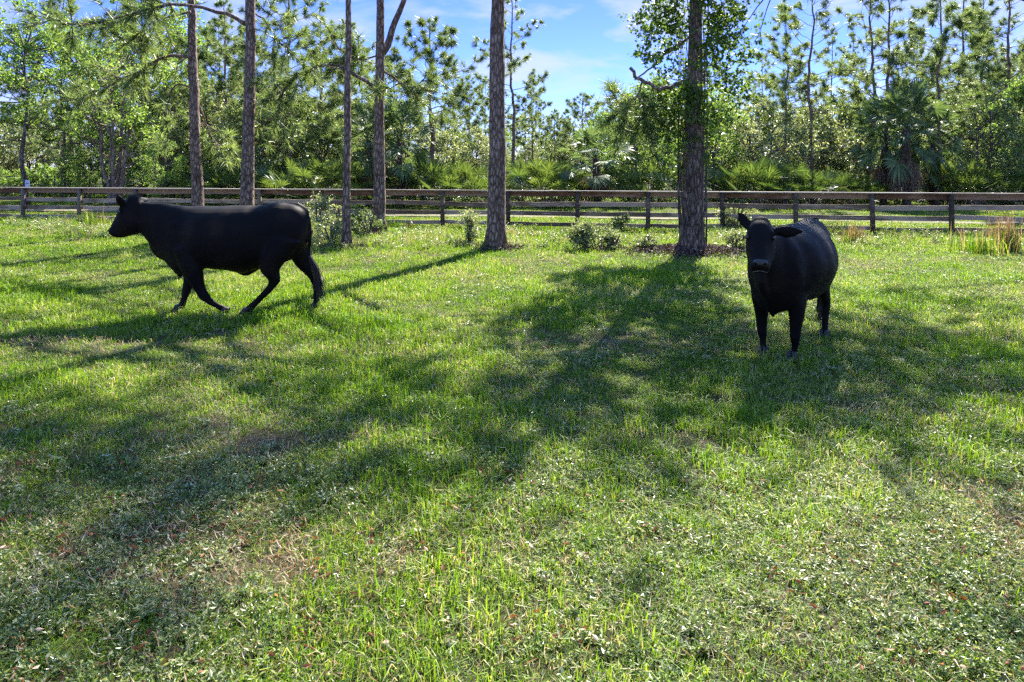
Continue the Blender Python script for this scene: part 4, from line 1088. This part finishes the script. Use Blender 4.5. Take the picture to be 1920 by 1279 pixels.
for (a, b, den) in ((8, 16, 40), (16, 26, 60), (26, 48, 16)):
    x, y = scatter_points(a, b, den, r)
    d = (x - FA[0]) * FN[0] + (y - FA[1]) * FN[1]
    keep = (~((d > 3.9) & (d < 5.4)) | (r.uniform(size=len(x)) < .30)) & ((vnoise(x, y, 1.3, 12) < .78) | (r.uniform(size=len(x)) < .4))
    x, y = x[keep], y[keep]
    s = r.uniform(.55, 1.1, len(x)) * (.65 + .6 * vnoise(x, y, 1.6, 5)) * np.where(y > 15.5, 1.15, .85)
    GX.append(x); GY.append(y); GI.append(r.integers(5, 8, len(x))); GS.append(s)
cl = coll('grass_tufts', grass_p + far_p)
order = sorted(range(8), key=lambda k: (grass_p + far_p)[k].name); inv = np.argsort(order)
names = [o.name for o in grass_p + far_p]; rank = np.array([sorted(names).index(n_) for n_ in names])
cat_ = lambda L_: np.concatenate(L_)
gi_ = cat_(GI)
instancer('grass', cat_(GX), cat_(GY), rank[gi_], cat_(GS), cl, 'short green pasture grass covering the whole field', 'grass', r)

def scat(name, protos, bands, fn, label, cat, smin=.7, smax=1.25):
    XS, YS, SS = [], [], []
    for (a, b, den) in bands:
        x, y = scatter_points(a, b, den, r); k = r.uniform(size=len(x)) < fn(x, y)
        XS.append(x[k]); YS.append(y[k]); SS.append(r.uniform(smin, smax, k.sum()) * (1 + .035 * np.clip(y[k] - 5, 0, 14)))
    x, y, s = cat_(XS), cat_(YS), cat_(SS)
    instancer(name, x, y, r.integers(0, len(protos), len(x)), s, coll(name + '_plants', protos), label, cat, r)
scat('weeds', weed_p, ((1.3, 4, 430), (4, 7, 240), (7, 12, 80), (12, 17, 34), (17, 24, 26)),
     lambda x, y: np.clip(vnoise(x, y, .8, 21) * 1.1 + vnoise(x, y, .25, 22) * .9 - .62 - .25 * ((y > 4.6) & (y < 6)), .04, 1) * np.where(y < 4.4, .85, np.where(x > 2.8, .6, .28)),
     'small pale leaved weeds scattered through the pasture grass', 'weeds')
# rough unmown strip along the fence
rough_p = [proto('rough_a', tuft(22, .24, .010, .16, .55), M['grass']), proto('rough_b', tuft(18, .34, .010, .14, .45), M['grass']), proto('rough_c', weed(9, .22, .05, .45), M['weed']), proto('rough_d', tuft(12, .30, .008, .12, .6), M['straw']), proto('rough_e', weed(7, .32, .055, .4), M['weed'])]
x, y = scatter_points(15.2, 25, 42, r)
dF = (x - FA[0]) * FN[0] + (y - FA[1]) * FN[1]
k = (dF < .35) & (y > 15.6 + .8 * vnoise(x, x * 0, 2.2, 41) + .25 * np.clip(-x - 4, 0, 20)) & (r.uniform(size=len(x)) < np.clip(vnoise(x, y, 1.4, 42) * 2.6 - .95, .03, 1) * np.where(np.abs(dF) < .4, 1.6, .8))
x, y = x[k], y[k]
instancer('rough_grass', x, y, r.integers(0, 5, len(x)), r.uniform(.5, 1.1, len(x)), coll('rough_plants', rough_p), 'rough taller grass and weeds in the strip along the wooden fence', 'rough grass', r)
scat('dry_straw', straw_p, ((1.3, 4, 200), (4, 8, 80), (8, 20, 14)), lambda x, y: np.clip(bare(x, y) * 2 - .55, .08, 1), 'dry tan straw and thatch lying among the grass', 'straw')
scat('dead_leaves', dead_p, ((1.3, 4.3, 80), (4.3, 8, 8), (8, 18, 2)), lambda x, y: np.clip(vnoise(x, y, .35, 31) * 1.6 - .5, .05, .8), 'reddish brown dead leaves scattered in the grass', 'dead leaves', .6, 1.2)

# ------------------------------------------------------------------ sky, sun, camera
w = bpy.data.worlds.new('World'); SC.world = w; w.use_nodes = True
nt = w.node_tree; nt.nodes.clear(); L = nt.links.new
out = nt.nodes.new('ShaderNodeOutputWorld'); bgd = nt.nodes.new('ShaderNodeBackground'); bgd.inputs[1].default_value = 0.125
sky = nt.nodes.new('ShaderNodeTexSky'); sky.sky_type = 'NISHITA'; sky.sun_disc = False
sky.sun_elevation = R(SUN_EL); sky.sun_rotation = R(SUN_AZ); sky.air_density = 0.75; sky.dust_density = 0.0; sky.ozone_density = 5.0
hs = N(nt, 'ShaderNodeHueSaturation'); hs.inputs['Saturation'].default_value = 1.12; L(sky.outputs[0], hs.inputs['Color'])
tc = N(nt, 'ShaderNodeTexCoord'); mp = N(nt, 'ShaderNodeMapping'); mp.inputs['Scale'].default_value = (2.6, 2.6, 9.0); mp.inputs['Location'].default_value = (.4, .1, .35)
L(tc.outputs['Generated'], mp.inputs[0])
n1 = N(nt, 'ShaderNodeTexNoise', Scale=2.0, Detail=7.0, Roughness=0.55, Distortion=0.3); L(mp.outputs[0], n1.inputs['Vector'])
mr = N(nt, 'ShaderNodeMapRange', clamp=True); L(n1.outputs[0], mr.inputs[0]); mr.inputs[1].default_value = .48; mr.inputs[2].default_value = .66; mr.inputs[4].default_value = .8
mx = N(nt, 'ShaderNodeMixRGB'); mx.inputs[2].default_value = (1.6, 1.68, 1.82, 1); L(mr.outputs[0], mx.inputs[0]); L(hs.outputs[0], mx.inputs[1])
sx = N(nt, 'ShaderNodeSeparateXYZ'); L(tc.outputs['Generated'], sx.inputs[0])
el = ramp(nt, sx.outputs[2], [(0.0, (.36, .33, .53)), (0.24, (.36, .31, .53)), (0.5, (1.1, 1.08, 1.1)), (1.0, (1.2, 1.2, 1.2))])
m2 = N(nt, 'ShaderNodeMixRGB', blend_type='MULTIPLY'); m2.inputs[0].default_value = 1; L(hs.outputs[0], m2.inputs[1]); L(el, m2.inputs[2]); L(m2.outputs[0], mx.inputs[1])
L(mx.outputs[0], bgd.inputs[0]); L(bgd.outputs[0], out.inputs[0])

sd = bpy.data.lights.new('sun', 'SUN'); sd.energy = 5.0; sd.angle = R(0.55); sd.color = (1.0, .95, .86)
so = bpy.data.objects.new('sun', sd); COL.objects.link(so)
so.rotation_euler = (R(90 - SUN_EL), 0, R(180 - SUN_AZ))
so.location = (8, 20, 25)

cam = bpy.data.cameras.new('camera'); co = bpy.data.objects.new('camera', cam); COL.objects.link(co)
co.location = (0, 0, HCAM); co.rotation_euler = (R(90), 0, 0)
cam.sensor_width = 36; cam.lens = 36 * F / 1920
cam.shift_y = -(639.5 - VH) / 1920
cam.clip_start = 0.05; cam.clip_end = 4000
SC.camera = co
SC.view_settings.view_transform = 'Standard'; SC.view_settings.look = 'None'; SC.view_settings.exposure = 2.12; SC.view_settings.gamma = 1
SC.render.engine = 'CYCLES'
SC.cycles.max_bounces = 8; SC.cycles.transmission_bounces = 6; SC.cycles.diffuse_bounces = 4; SC.cycles.use_denoising = False; SC.cycles.use_adaptive_sampling = True; SC.cycles.adaptive_threshold = 0.03
